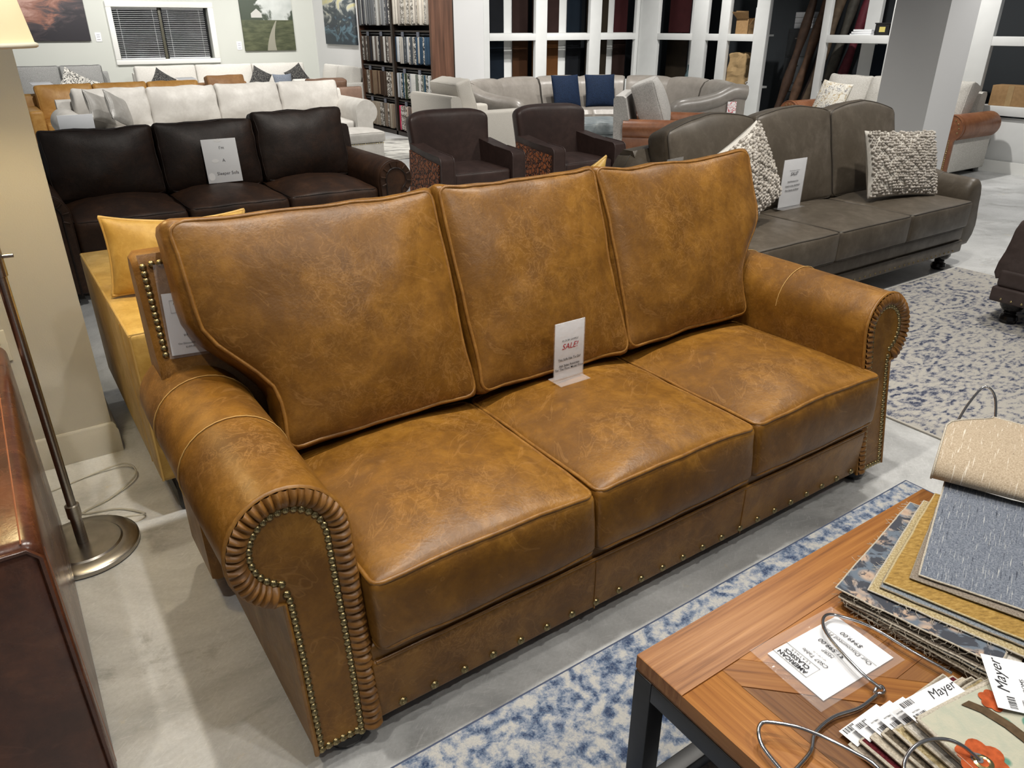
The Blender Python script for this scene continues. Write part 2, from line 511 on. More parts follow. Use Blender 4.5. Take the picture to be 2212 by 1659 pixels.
win = empty('window_1', (3.135, 15.4, 1.44), kind='structure')
for (a, b_, c_, d_) in ((-0.87, 0.88, 0.41, 0.50), (-0.87, 0.88, -0.49, -0.41), (-0.87, -0.785, -0.41, 0.41), (0.785, 0.88, -0.41, 0.41)):
    rbox('window_frame', M_white_trim, win, ((a + b_) / 2, -0.015, (c_ + d_) / 2), (b_ - a, 0.05, d_ - c_), 0.008)
    rbox('window_frame', M_white_trim, win, ((a + b_) / 2, 0.055, (c_ + d_) / 2), (b_ - a, 0.1, d_ - c_), 0.004) if False else None
rbox('mullion', plain('bronze_mullion', (0.09, 0.085, 0.06), 0.4), win, (-0.02, 0.06, 0), (0.045, 0.04, 0.82), 0.004)
box('pane', glassy('window_glass'), win, -0.785, 0.785, 0.10, 0.106, -0.41, 0.41)
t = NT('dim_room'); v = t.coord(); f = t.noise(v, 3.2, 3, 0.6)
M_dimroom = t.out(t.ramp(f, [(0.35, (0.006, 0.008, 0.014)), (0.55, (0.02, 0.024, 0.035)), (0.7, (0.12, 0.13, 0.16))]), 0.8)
box('room_beyond', M_dimroom, win, -1.0, 1.0, 0.5, 0.55, -0.6, 0.6)
box('room_beyond', M_dimroom, win, -1.0, -0.95, 0.15, 0.5, -0.6, 0.6)
box('room_beyond', M_dimroom, win, 0.95, 1.0, 0.15, 0.5, -0.6, 0.6)
box('room_beyond', M_dimroom, win, -1.0, 1.0, 0.15, 0.5, 0.55, 0.6)
box('room_beyond', M_dimroom, win, -1.0, 1.0, 0.15, 0.5, -0.6, -0.55)
M_slat = plain('blind_slat', (0.85, 0.87, 0.9), 0.4)
for bi, (xa, xb) in enumerate(((-0.775, -0.055), (0.02, 0.72))):
    bl = empty('venetian_blind', (3.135, 15.4, 1.44), label=('white venetian blind over the window half nearer the sunset painting', 'white venetian blind over the window half nearer the farm road painting')[bi], cat='blind')
    rbox('head_rail', M_slat, bl, ((xa + xb) / 2, 0.035, 0.395), (xb - xa, 0.03, 0.025), 0.003)
    P, F = rbox_vf(xb - xa, 0.022, 0.0018, 0.0008, (1, 1, 1), 1)
    sl0 = None
    for k in range(25):
        if sl0 is None:
            sl0 = mesh_obj('slat', P, F, M_slat, bl); o = sl0
        else:
            o = sl0.copy(); COL.objects.link(o)
        o.location = ((xa + xb) / 2, 0.035, 0.37 - k * 0.0305); o.rotation_euler = (radians(-28), 0, 0)
    rbox('bottom_rail', M_slat, bl, ((xa + xb) / 2, 0.035, -0.395), (xb - xa, 0.026, 0.018), 0.003)
    for q in (0.12, 0.88):
        tube('ladder_cord', M_slat, bl, [(xa + (xb - xa) * q, 0.022, -0.39), (xa + (xb - xa) * q, 0.022, 0.39)], 0.002, 5)

# near pillar with baseboard and outlet
structure(box('wall_pillar_near', M_wall_cream, None, -0.9, 0.155, 3.06, 3.62, 0, 3.3))
prof = [(0, 0), (0.018, 0), (0.018, 0.095), (0.012, 0.105), (0.012, 0.118), (0.004, 0.128), (0, 0.128)]
mb = MB()
path = [(-0.9, 3.06, 0, -1), (0.155, 3.06, 1, -1), (0.155, 3.62, 1, 1)]
V = []
for (x, y, sx, sy) in path:
    for (o_, z) in prof: V.append((x + o_ * sx, y + o_ * sy, z))
F = []
n = len(prof)
for i in range(2):
    for k in range(n): F.append((i * n + k, (i + 1) * n + k, (i + 1) * n + (k + 1) % n, i * n + (k + 1) % n))
F.append(tuple(range(n))); F.append(tuple(2 * n + k for k in range(n - 1, -1, -1)))
structure(fix_normals(mesh_obj('baseboard_pillar', V, F, M_wall_cream, None, True, 30)))
ol = empty('wall_outlet', (-0.135, 3.06, 0.52), label='cream duplex power outlet on the cream pillar behind the lamp pole', cat='outlet')
rbox('cover_plate', plain('outlet_cream', (0.72, 0.69, 0.58), 0.35), ol, (0, -0.004, 0), (0.075, 0.008, 0.118), 0.003)
for dz in (0.022, -0.022):
    rc = rbox('receptacle', plain('outlet_cream', (0, 0, 0)), ol, (0, -0.008, dz), (0.034, 0.006, 0.03), 0.003)
    for dx in (-0.006, 0.007): box('slot', M_ink, rc, dx - 0.001, dx + 0.001, -0.0035, -0.002, -0.003, 0.006)

# far pillar
structure(box('wall_pillar_far', M_wall_grey, None, 6.3, 6.74, 3.33, 3.77, 0, 3.3))
structure(box('baseboard_pillar_far', M_white_trim, None, 6.285, 6.755, 3.315, 3.785, 0, 0.1))

# framed glassless partition: stiles and rails, dark store behind it
def partition(name, stiles, rails, to_world, depth=0.07):
    root = empty(name, kind='structure')
    for (a, b_, z0, z1) in stiles + rails:
        p0 = to_world(a, 0); p1 = to_world(b_, depth)
        nm = 'stile' if (z1 - z0) > (b_ - a) else 'rail'
        xs = sorted((p0[0], p1[0])); ys = sorted((p0[1], p1[1]))
        rbox(nm, M_white, root, ((xs[0] + xs[1]) / 2, (ys[0] + ys[1]) / 2, (z0 + z1) / 2), (xs[1] - xs[0], ys[1] - ys[0], z1 - z0), 0.004)
    return root
WA = lambda a, d: (a, 10.45 + d)
sa = [(6.64, 6.745), (7.61, 7.83), (8.71, 8.95), (9.73, 9.80)]
partition('wall_partition_rear', [(a, b_, 0, 3.3) for a, b_ in sa], [(p, q, 1.353, 1.45) for p, q in ((6.745, 7.61), (7.83, 8.71), (8.95, 9.73))] + [(p, q, 0.0, 0.7) for p, q in ((6.745, 7.61), (7.83, 8.71), (8.95, 9.73))], WA)
WB = lambda a, d: (9.8 + d, a)
sb = [(10.02, 10.45), (9.24, 9.36), (9.03, 9.12), (8.62, 8.80), (8.49, 8.61), (7.77, 8.0), (6.77, 6.87), (5.72, 5.88), (4.5, 4.78), (3.2, 3.4)]
sb = [(10.0, 10.45), (8.93, 9.22), (8.49, 8.67), (7.77, 8.0), (6.77, 6.87), (5.70, 5.88), (4.62, 4.87), (3.3, 3.45)]
bays = [(9.22, 10.0), (8.67, 8.93), (8.0, 8.49), (5.88, 6.77), (4.87, 5.70), (3.45, 4.62)]
partition('wall_partition_side', [(a, b_, 0, 3.3) for a, b_ in sb], [(p, q, 1.353, 1.45) for p, q in bays] + [(p, q, 0.62, 0.72) for p, q in bays], WB)
for i, (p, q) in enumerate(bays):
    o = structure(rbox('wall_panel_%d' % (i + 1), M_white, None, (9.85, (p + q) / 2, 0.3), (0.02, q - p, 0.6), 0.002))
    structure(rbox('trim_shelf_%d' % (i + 1), M_white, None, (10.06, (p + q) / 2, 0.705), (0.42, q - p, 0.03), 0.003))
    structure(rbox('trim_shelf_%d' % (i + 11), M_white, None, (10.06, (p + q) / 2, 1.43), (0.42, q - p, 0.025), 0.003))
structure(box('baseboard_side', M_white_trim, None, 9.78, 9.8, 3.3, 6.9, 0, 0.13))
structure(box('wall_store_rear', M_dark, None, 6.4, 11.1, 11.35, 11.45, 0, 3.3))
structure(box('wall_store_side', M_dark, None, 11.0, 11.1, 2.5, 11.4, 0, 3.3))
# ------------------------------------------------------------------ the tan leather sofa
def arm_outline():
    pts = [(0.962, 0.055), (0.958, 0.2), (0.957, 0.36), (0.958, 0.5)]
    cx_, cz_, R = 1.088, 0.578, 0.13
    for k in range(0, 25):
        a = radians(180 - k * (180 + 66) / 24)
        pts.append((cx_ + R * cos(a), cz_ + R * sin(a)))
    pts += [(1.122, 0.455), (1.119, 0.3), (1.12, 0.055)]
    return pts
OUT = arm_outline()
NP = 4 + 25           # points of the outline that carry pleats

def tan_sofa():
    root = empty('leather_sofa', (1.41, 1.19, 0), label='tan distressed leather sofa with rolled pleated arms and brass nailheads', cat='sofa')
    yf = lambda z: 0.15 * z
    def inward(pts, d):
        out = []
        for i, p in enumerate(pts):
            a = Vector(pts[max(0, i - 1)]); b = Vector(pts[min(len(pts) - 1, i + 1)])
            tg = (b - a).normalized(); nrm = Vector((tg.y, -tg.x))      # right-hand side of travel = inside
            out.append(Vector(p) + nrm * d)
        return out
    fine = resample([(x, z, 0) for x, z in OUT[:NP]], 0.004)
    fine = [(p.x, p.y) for p in fine]
    for s in (-1, 1):
        mp = lambda u, y, z: (s * u, y, z)
        ys = [0.0, 0.25, 0.5, 0.75, 1.0]
        V = []; F = []; n = len(OUT)
        for q in ys:
            for (u, z) in OUT:
                y0 = yf(z) + 0.012; y1 = 0.955
                sw = 1 + 0.03 * sin(pi * q) if z > 0.5 else 1
                zz = z + (0.012 * q if z > 0.45 else 0)
                V.append(mp(1.088 + (u - 1.088) * sw if z > 0.5 else u, y0 + (y1 - y0) * q, zz))
        for i in range(len(ys) - 1):
            for k in range(n):
                j = (k + 1) % n; F.append((i * n + k, i * n + j, (i + 1) * n + j, (i + 1) * n + k))
        F.append(tuple(range(n))); F.append(tuple((len(ys) - 1) * n + k for k in range(n - 1, -1, -1)))
        arm = fix_normals(mesh_obj('arm', V, F, M_tan, root, True, 50))
        # welt around the front face
        path = [mp(u, yf(z) + 0.010, z) for u, z in OUT]
        tube('welt_cord', M_tan_cord, arm, path, 0.006, 6)
        # pleated border
        m = len(fine); inn = inward(fine, 0.042); V = []; F = []; cols = 6
        npl = 58
        rnd = random.Random(5 if s < 0 else 9)
        jit = [rnd.uniform(-0.25, 0.25) for _ in range(npl + 2)]
        for i in range(m):
            ph = i / (m - 1) * npl
            k0 = int(ph); fr = ph - k0 + jit[k0] * 0.5 * sin(pi * (ph - k0))
            rip = abs(sin(pi * min(1, max(0, fr)))) ** 0.45
            taper = smooth01(m - 1 - i, 0, 8)
            for c_ in range(cols + 1):
                f_ = c_ / cols
                px = fine[i][0] + (inn[i].x - fine[i][0]) * f_; pz = fine[i][1] + (inn[i].y - fine[i][1]) * f_
                hump = sin(pi * min(1, f_ * 0.85 + 0.15)) ** 0.7
                off = (0.004 + 0.017 * hump) * (0.12 + 0.88 * rip)
                V.append(mp(px, yf(pz) + 0.012 - off, pz))
        for i in range(m - 1):
            for c_ in range(cols):
                a = i * (cols + 1) + c_; q = (a, a + 1, a + cols + 2, a + cols + 1)
                F.append(q if s > 0 else q[::-1])
        mesh_obj('pleated_border', V, F, M_tan_pleat, arm, True, 60)
        # nailheads on the front face
        ring = resample([(p.x, p.y, 0) for p in inward(fine, 0.047)], 0.0175)
        outer = resample([(1.112, 0.474, 0), (1.108, 0.452, 0), (1.106, 0.3, 0), (1.107, 0.062, 0)], 0.0175)
        bot = resample([(1.09, 0.063, 0), (1.02, 0.064, 0)], 0.0175)
        for p in list(ring) + list(outer) + list(bot):
            nail(root, mp(p.x, yf(p.y) + 0.0115, p.y), (0, -1, 0.15), 0.0096, M_brass)
        # cross seams over the roll
        for yy in (0.47, 0.74):
            ar = [mp(u + 0.001 * (1 if u > 1.09 else -1), yy, z + 0.012 * yy + 0.001) for (u, z) in OUT[3:NP]]
            ar = [mp(1.088 + (u - 1.088) * (1.03 + 0.004), yy, 0.578 + (z - 0.578) * 1.015 + 0.012 * yy) for (u, z) in OUT[4:NP]]
            tube('stitch_seam', M_thread, arm, ar, 0.0016, 5)
    # back frame, raked
    def bf(p):   # (u, z, depth)
        return None
    V = []; F = []
    sec = [(0.70, 0.10), (0.74, 0.45), (0.905, 0.985), (0.925, 1.012), (0.985, 1.012), (1.0, 0.98), (0.97, 0.10)]
    for u in (-1.165, -1.15, 1.15, 1.165):
        e = 0.012 if abs(u) > 1.16 else 0.0
        for (y, z) in sec:
            V.append((u, y + (e if y < 0.95 else -e), z - (e if z > 0.9 else 0)))
    n = len(sec)
    for i in range(3):
        for k in range(n): F.append((i * n + k, i * n + (k + 1) % n, (i + 1) * n + (k + 1) % n, (i + 1) * n + k))
    F.append(tuple(range(n))); F.append(tuple(3 * n + k for k in range(n - 1, -1, -1)))
    back = fix_normals(mesh_obj('back_frame', V, F, M_tan, root, True, 35))
    for s in (-1, 1):
        for p in resample([(s * 1.142, 0.836, 0.76), (s * 1.142, 0.903, 0.985)], 0.0185):
            nail(root, p + Vector((0, -0.001, 0)), (0, -1, 0.3), 0.0095, M_brass)
        for p in resample([(s * 1.12, 0.903, 0.99), (s * 1.0, 0.903, 0.99)], 0.0185):
            nail(root, p + Vector((0, -0.001, 0)), (0, -1, 0.3), 0.0095, M_brass)
    # front rail and seat deck
    rbox('seat_deck', M_tan, root, (0, 0.42, 0.2), (1.93, 0.78, 0.16), 0.02)
    rl = rbox('front_rail', M_tan, root, (0, 0.045, 0.15), (1.93, 0.05, 0.176), 0.012, (12, 1, 2))
    tube('welt_cord', M_tan_cord, rl, [(-0.955, -0.02, 0.086), (0.955, -0.02, 0.086)], 0.005, 6)
    for x in (-0.3, 0.315): tube('stitch_seam', M_tan_cord, rl, [(x, -0.0255, 0.08), (x, -0.0262, 0.0), (x, -0.0255, -0.085)], 0.0025, 5)
    for k in range(22):
        x = -0.9 + k * 1.82 / 21
        nail(root, (x, 0.0195, 0.084), (0, -1, 0), 0.0118, M_brass)
    # seat cushions
    for i, (xa, xb) in enumerate(((-0.952, -0.318), (-0.314, 0.312), (0.316, 0.965))):
        def fn(p, S):
            x, y, z = p
            top = max(0.0, S[2])
            z += 0.012 * (1 - S[0] ** 2) * top
            y += 0.008 * S[2] if y < 0 else 0
            return np.array((x, y, z))
        cushion('seat_cushion', M_tan, root, (xb - xa, 0.66, 0.185), 0.022, (0.006, (0.01, 0.014), (0.042, 0.004)), (18, 16, 6),
                'z', 0.0062, M_tan_cord, ((xa + xb) / 2, 0.335, 0.372), (0, 0, 0), fn, 0.0045, i + 3)
    # back cushions
    spec = [(-0.985 + 0.06, -0.33, -1.0, 0.63), (-0.318, 0.298, 0, 0.635), (0.308, 0.935, 1.0, 0.62)]
    for i, (xa, xb, side, hgt) in enumerate(spec):
        def fn(p, S, side=side):
            x, y, z = p
            v = (S[2] + 1) / 2
            if side:
                e = smooth01(v, 0.22, 0.62) * 0.165
                if S[0] * side > 0: x += side * e * abs(S[0]) ** 1.5
            z += 0.018 * abs(S[0]) ** 6 * (S[2] > 0) * S[2]
            x *= 1 - 0.01 * (1 - S[2] ** 2)
            return np.array((x, y, z))
        cushion('back_cushion', M_tan, root, (xb - xa, 0.15, hgt), 0.03, (0.008, (0.02, 0.05), 0.008), (18, 4, 18),
                'y', 0.0062, M_tan_cord, ((xa + xb) / 2, 0.775 - 0.02, 0.79), (radians(-21.5), 0, 0), fn, 0.008, i + 11, 0.012)
    # ebony bun feet
    bun = [(0.03, 0.0), (0.045, 0.004), (0.052, 0.02), (0.048, 0.036), (0.04, 0.042), (0.05, 0.05), (0.05, 0.06)]
    for sx in (-1, 1):
        for y in (0.08, 0.9): lathe('foot', M_black_wood, root, bun, 20, (sx * 1.03, y, 0))
    return root
tan = tan_sofa()
# ------------------------------------------------------------------ generic upholstery builder (local: front y=0, depth +y, x centred)
def roll_outline(ui, R, ztop, base, zb=0.06):
    cxu, cz = ui + R * 0.97, ztop - R
    pts = [(ui, zb), (ui, cz - R * 0.5)]
    for k in range(17):
        a = radians(180 - k * 240 / 16); pts.append((cxu + R * cos(a), cz + R * sin(a)))
    pts += [(ui + base, cz - R * 1.05), (ui + base, zb)]
    return pts

def prism_arm(name, mat, root, outline, s, y0, y1, rake=0.0, cord=None, rise=0.0):
    n = len(outline); V = []; F = []; ys = [0, 0.04, 0.5, 1]
    cu = sum(p[0] for p in outline) / n; cz = sum(p[1] for p in outline) / n
    for q in ys:
        k = 0.965 if q == 0 else 1.0
        for (u, z) in outline:
            uu = cu + (u - cu) * k; zz = cz + (z - cz) * k
            V.append((s * uu, y0 + rake * z + (y1 - y0 - rake * z) * q, zz + rise * q * (z > cz)))
    for i in range(len(ys) - 1):
        for k in range(n):
            j = (k + 1) % n; F.append((i * n + k, i * n + j, (i + 1) * n + j, (i + 1) * n + k))
    F.append(tuple(range(n))); F.append(tuple((len(ys) - 1) * n + k for k in range(n - 1, -1, -1)))
    arm = fix_normals(mesh_obj(name, V, F, mat, root, True, 50))
    if cord:
        tube('welt_cord', mat, arm, [(s * u, y0 + rake * z + (y1 - y0) * 0.03, z) for u, z in outline], cord, 6)
    return arm

def couch(name, loc, rz, label, mat, half, seats, backs, arm=None, depth=0.95, seat_z=0.47, back_z=0.9, seat_h=0.18, back_t=0.17,
          front=0.05, cord=0.005, puff=0.03, tilt=15, group=None, cat='sofa', frame_z=None, wr=0.006, seed=0, legs='block', cmat=None,
          base_z=0.06, back_w=None, heights=None, frame_half=None, seat_mat=None, back_cat=None):
    root = empty(name, loc, rz, label, cat, group)
    cm = cmat or mat
    aw = 0.0
    if arm:
        kind = arm[0]
        if kind == 'roll':
            _, R, ztop, base = arm[:4]; aw = base
            for s in (-1, 1): prism_arm('arm', arm[4] if len(arm) > 4 else mat, root, roll_outline(half, R, ztop, base, base_z), s, 0.0, depth - 0.12, 0.05, cord)
        elif kind == 'box':
            _, w_, ztop = arm[:3]; aw = w_
            for s in (-1, 1): rbox('arm', mat, root, (s * (half + w_ / 2), depth * 0.47, (ztop + base_z) / 2), (w_, depth * 0.94, ztop - base_z), 0.035, (2, 4, 2), rs=3)
    fh = frame_half or (half + aw * 0.9)
    fz = frame_z or back_z - 0.1
    # raked back frame
    sec = [(depth - 0.26, base_z), (depth - 0.22, fz * 0.5), (depth - 0.13, fz - 0.02), (depth - 0.10, fz), (depth - 0.02, fz), (depth, fz - 0.03), (depth - 0.03, base_z)]
    V = [(u, y, z) for u in (-fh, fh) for (y, z) in sec]; n = len(sec)
    F = [(k, (k + 1) % n, n + (k + 1) % n, n + k) for k in range(n)] + [tuple(range(n)), tuple(range(2 * n - 1, n - 1, -1))]
    fix_normals(mesh_obj('back_frame', V, F, mat, root, True, 40))
    rbox('front_rail', mat, root, (0, front + 0.06, (seat_z - seat_h + base_z) / 2), (2 * half, 0.08, seat_z - seat_h - base_z), 0.015, (4, 1, 1))
    rbox('seat_deck', mat, root, (0, depth * 0.48, (seat_z - seat_h) * 0.75), (2 * half, depth * 0.8, (seat_z - seat_h) * 0.4), 0.02)
    sm = seat_mat or mat
    for i in range(seats):
        w = 2 * half / seats
        cushion('seat_cushion', sm, root, (w - 0.006, depth - 0.3 - front, seat_h), 0.03, (0.004, 0.012, (puff, 0.004)), (10, 8, 4), 'z' if cord else None, cord or 0,
                cm, (-half + (i + 0.5) * w, front + (depth - 0.3 - front) / 2, seat_z - seat_h / 2), (0, 0, 0), None, wr * 0.5, seed + i)
    bh = back_w or half
    th = radians(tilt)
    for i in range(backs):
        w = 2 * bh / backs; top = (heights[i] if heights else back_z)
        L = (top - seat_z + 0.01) / cos(th)
        cy = depth - 0.20 - back_t / 2 - sin(th) * L * 0.25
        cushion('back_cushion', mat, root, (w - 0.008, back_t, L), 0.035, (0.004, (0.02, puff * 1.2), 0.006), (10, 4, 10), 'y' if cord else None, cord or 0,
                cm, (-bh + (i + 0.5) * w, cy, seat_z - 0.01 + L * cos(th) / 2), (-th, 0, 0), None, wr, seed + 20 + i, 0.008)
    if legs == 'block':
        for sx in (-1, 1):
            for y in (0.1, depth - 0.1): rbox('leg', M_black_wood, root, (sx * (half + aw * 0.5), y, base_z / 2), (0.07, 0.07, base_z), 0.004)
    return root

M_dkbrown = leather('espresso_leather', (0.011, 0.0065, 0.0045), (0.019, 0.0105, 0.0075), (0.045, 0.022, 0.013), 0.5, 3.0, 0.1, 0.2, 0.35)
M_dkbrown2 = leather('espresso_leather_worn', (0.02, 0.01, 0.006), (0.04, 0.018, 0.009), (0.085, 0.038, 0.018), 0.48, 3.0, 0.15, 0.2, 0.35)
M_lightgrey = leather('stone_leather', (0.45, 0.425, 0.39), (0.53, 0.505, 0.465), (0.6, 0.575, 0.535), 0.5, 4.0, 0.0, 0.1, 0.3)
M_mustard = leather('mustard_leather', (0.38, 0.22, 0.04), (0.53, 0.335, 0.085), (0.66, 0.45, 0.15), 0.45, 5.0, 0.15, 0.1, 0.4)
M_mustard_cord = plain('mustard_cord', (0.6, 0.39, 0.12), 0.5)
M_taupe = leather('taupe_leather', (0.075, 0.06, 0.043), (0.105, 0.086, 0.064), (0.15, 0.125, 0.098), 0.42, 5.0, 0.06, 0.06, 0.4)
M_taupe_cord = plain('taupe_cord', (0.055, 0.045, 0.034), 0.5)
M_plum = leather('plum_brown_leather', (0.05, 0.035, 0.032), (0.075, 0.054, 0.05), (0.1, 0.075, 0.068), 0.45, 5.0, 0.0, 0.05, 0.4)
M_red = leather('russet_leather', (0.04, 0.012, 0.006), (0.09, 0.027, 0.012), (0.17, 0.058, 0.024), 0.27, 3.0, 0.25, 0.08, 0.5)
M_red_cord = plain('russet_thread', (0.34, 0.12, 0.05), 0.6)
M_chair = leather('chocolate_leather', (0.032, 0.0185, 0.0155), (0.048, 0.028, 0.024), (0.07, 0.042, 0.036), 0.42, 4.0, 0.0, 0.06, 0.4)
M_chair_cord = plain('chocolate_cord', (0.05, 0.03, 0.026), 0.5)

# embossed crackle panel
t = NT('crackle_leather'); v = t.coord()
vo = t.new('ShaderNodeTexVoronoi', feature='DISTANCE_TO_EDGE'); t.link(v, vo.inputs['Vector']); vo.inputs['Scale'].default_value = 24
wv = t.new('ShaderNodeVectorMath', operation='ADD'); t.link(v, wv.inputs[0])
nz = t.new('ShaderNodeTexNoise'); t.link(v, nz.inputs['Vector']); nz.inputs['Scale'].default_value = 25
sc = t.new('ShaderNodeVectorMath', operation='SCALE'); t.link(nz.outputs['Color'], sc.inputs[0]); sc.inputs['Scale'].default_value = 0.05
t.link(sc.outputs[0], wv.inputs[1]); t.link(wv.outputs[0], vo.inputs['Vector'])
M_crackle = t.out(t.ramp(vo.outputs['Distance'], [(0.03, (0.012, 0.004, 0.002)), (0.13, (0.36, 0.10, 0.025)), (0.5, (0.5, 0.15, 0.04))]), 0.5)
t.bump(t.ramp(vo.outputs['Distance'], [(0.02, 0.0), (0.18, 1.0)]), 0.9, 0.01)

# --- espresso sleeper sofa
drk = couch('sleeper_sofa', (1.33, 5.07, 0), 0, 'dark espresso leather sleeper sofa with three cushions and rolled arms', M_dkbrown, 1.0, 3, 3,
            ('roll', 0.13, 0.67, 0.2, M_dkbrown2), 1.1, 0.49, 0.93, 0.2, 0.2, 0.06, 0.004, 0.06, 14, wr=0.014, seed=40, heights=[0.925, 0.93, 0.97], seat_mat=M_dkbrown2, back_w=1.03)

for am_ in [o for o in drk.children if o.name.startswith('arm')]:
    sgn = 1 if sum(v_.co.x for v_ in am_.data.vertices) > 0 else -1
    oo = roll_outline(1.0, 0.13, 0.67, 0.2, 0.06); ins = [(1.12 + (u - 1.12) * 0.62, (0.535 + (z_ - 0.535) * 0.62) if z_ > 0.42 else z_) for u, z_ in oo]
    tube('welt_cord', M_dkbrown, am_, [(sgn * u, 0.05 * z_ - 0.001, z_) for u, z_ in ins], 0.006, 6)
    for k in range(9):
        a__ = radians(200 - k * 30)
        tube('gather', M_dkbrown2, am_, [(sgn * (1.126 + q * cos(a__)), 0.05 * (0.54 + q * sin(a__)) - 0.002, 0.54 + q * sin(a__)) for q in (0.085, 0.105, 0.122)], 0.006, 6)
# sheet leaning on it
sg = empty('paper_sign', (1.37, 5.60, 0.551), label="white laminated sheet reading I'm a Sleeper Sofa on the dark sofa", cat='sign')
sg.rotation_euler = (radians(-10), 0, radians(-2))
rbox('sheet', M_paper, sg, (0, 0, 0.148), (0.235, 0.003, 0.295), 0.001)
for tx, z, sz in (("I'm", 0.235, 0.03), ('A', 0.15, 0.03), ('Sleeper Sofa', 0.062, 0.03)):
    text(sg, tx, sz, (0.012 if tx != 'Sleeper Sofa' else 0.025, -0.003, z), (pi / 2, 0, 0), M_ink_grey)
glare = plain('glare_white', (0.95, 0.95, 0.95), 0.3)  # lamp glare on the laminate, put in as white ovals
for (dx, dz, rx, rz_) in ((-0.005, 0.285, 0.026, 0.011), (-0.045, 0.15, 0.024, 0.013), (-0.088, 0.045, 0.022, 0.026)):
    V = [(dx + rx * cos(2 * pi * k / 16), -0.0022, dz + rz_ * sin(2 * pi * k / 16)) for k in range(16)]
    mesh_obj('glare_spot', V, [tuple(range(16))], glare, sg, False)

# --- stone-grey sofa behind it
lgt = couch('stone_sofa', (2.5, 9.3, 0), 0, 'pale stone leather four-cushion sofa with rolled arms behind the dark sleeper sofa', M_lightgrey, 1.5, 3, 4,
            ('roll', 0.15, 0.72, 0.22), 1.1, 0.47, 0.9, 0.18, 0.2, 0.08, 0.0, 0.06, 15, wr=0.016, seed=80, back_w=1.55, base_z=0.0, legs=None)
for i, (x, y, z, rz_, ry, lb) in enumerate(((1.17, 9.85, 0.755, 0.8, 0.3, 'stone leather throw pillow leaning on the back cushion of the pale stone sofa'),
                                        (1.33, 9.62, 0.75, 0.85, 0.4, 'creased stone leather throw pillow leaning on another pillow on the pale stone sofa'))):
    p = pillow('throw_pillow', leather('stone_pillow_leather%d' % i, (0.24, 0.225, 0.205), (0.31, 0.295, 0.27), (0.37, 0.355, 0.33), 0.36, 4, 0, 0.2), None, 0.38, 0.33, 0.13, (x, y - 0.08, z - 0.02), (radians(-22), ry, rz_), 14, 0.08, 0.012, i, 0.005)
    tag(p, lb, 'pillow', 'stone leather pillows')
tg = empty('price_card', (0.87, 9.337, 0.58), label='white price card hung on the near arm front of the pale stone sofa', cat='card')
rbox('sheet', M_paper, tg, (0, -0.012, 0.06), (0.33, 0.004, 0.17), 0.001, rot=(radians(6), 0, 0))

# --- mustard leather sofa, its back to the tan sofa
mu = empty('mustard_sofa', (1.2, 3.57, 0), pi, 'mustard yellow leather track-arm sofa standing back to back with the tan sofa', 'sofa')
# local: front toward world +y; world x = 1.2 - lx ; world y = 3.57 - ly
def mus_box(nm, x0, x1, y0, y1, z0, z1, r=0.02, n=(2, 4, 2)):
    return rbox(nm, M_mustard, mu, (1.2 - (x0 + x1) / 2, 3.57 - (y0 + y1) / 2, (z0 + z1) / 2), (x1 - x0, y1 - y0, z1 - z0), r, n, rs=3)
a1 = mus_box('arm', 0.225, 0.44, 2.43, 3.56, 0.15, 0.69, 0.018)
hw = 0.1075 - 0.006; hd = 0.565 - 0.006
tube('welt_cord', M_mustard_cord, a1, [(-hw, -hd, 0.264), (hw, -hd, 0.264), (hw, hd, 0.264), (-hw, hd, 0.264)], 0.005, 6, True)
tube('welt_cord', M_mustard_cord, a1, [(hw, hd, 0.264), (hw, hd, -0.264)], 0.0045, 6)
tube('stitch_seam', M_mustard_cord, a1, [(hw + 0.006, 0.41, 0.26), (hw + 0.006, 0.41, -0.26)], 0.002, 5)
mus_box('arm', 2.28, 2.495, 2.43, 3.56, 0.15, 0.69, 0.018)
mus_box('back_frame', 0.44, 2.28, 2.43, 2.62, 0.15, 0.74, 0.03)
mus_box('front_rail', 0.44, 2.28, 2.62, 3.55, 0.15, 0.28, 0.015)
for i in range(2):
    cushion('seat_cushion', M_mustard, mu, (0.91, 0.92, 0.17), 0.03, (0, 0.01, (0.03, 0)), (8, 8, 3), 'z', 0.005, M_mustard_cord, (0.30 - i * 0.92, 0.47, 0.36))
    cushion('back_cushion', M_mustard, mu, (0.90, 0.16, 0.30), 0.03, (0, 0.03, 0), (8, 3, 8), 'y', 0.005, M_mustard_cord, (0.30 - i * 0.92, 0.855, 0.55), (radians(-8), 0, 0), None, 0.006, i)
for sx in (-1.24, 0.92):
    lg = tube('sled_leg', M_black_wood, mu, [(sx, 0.08, 0.15), (sx, 0.08, 0.012), (sx, 1.10, 0.012), (sx, 1.10, 0.15)], 0.011, 4)
p = pillow('throw_pillow', M_mustard, None, 0.47, 0.27, 0.13, (0.49, 2.82, 0.825), (radians(-6), radians(3), radians(-6)), 16, 0.06, 0.018, 4, 0.006, M_mustard_cord, 0.02)
tag(p, 'mustard leather throw pillow beside the near arm of the mustard sofa by the pillar', 'pillow')
p = pillow('throw_pillow', M_mustard, None, 0.46, 0.22, 0.12, (2.27, 2.80, 0.833), (radians(10), radians(-12), radians(8)), 16, 0.07, 0.012, 9, 0.006, M_mustard_cord, 0.03)
tag(p, 'mustard leather throw pillow at the other end of the mustard sofa, mostly hidden', 'pillow')

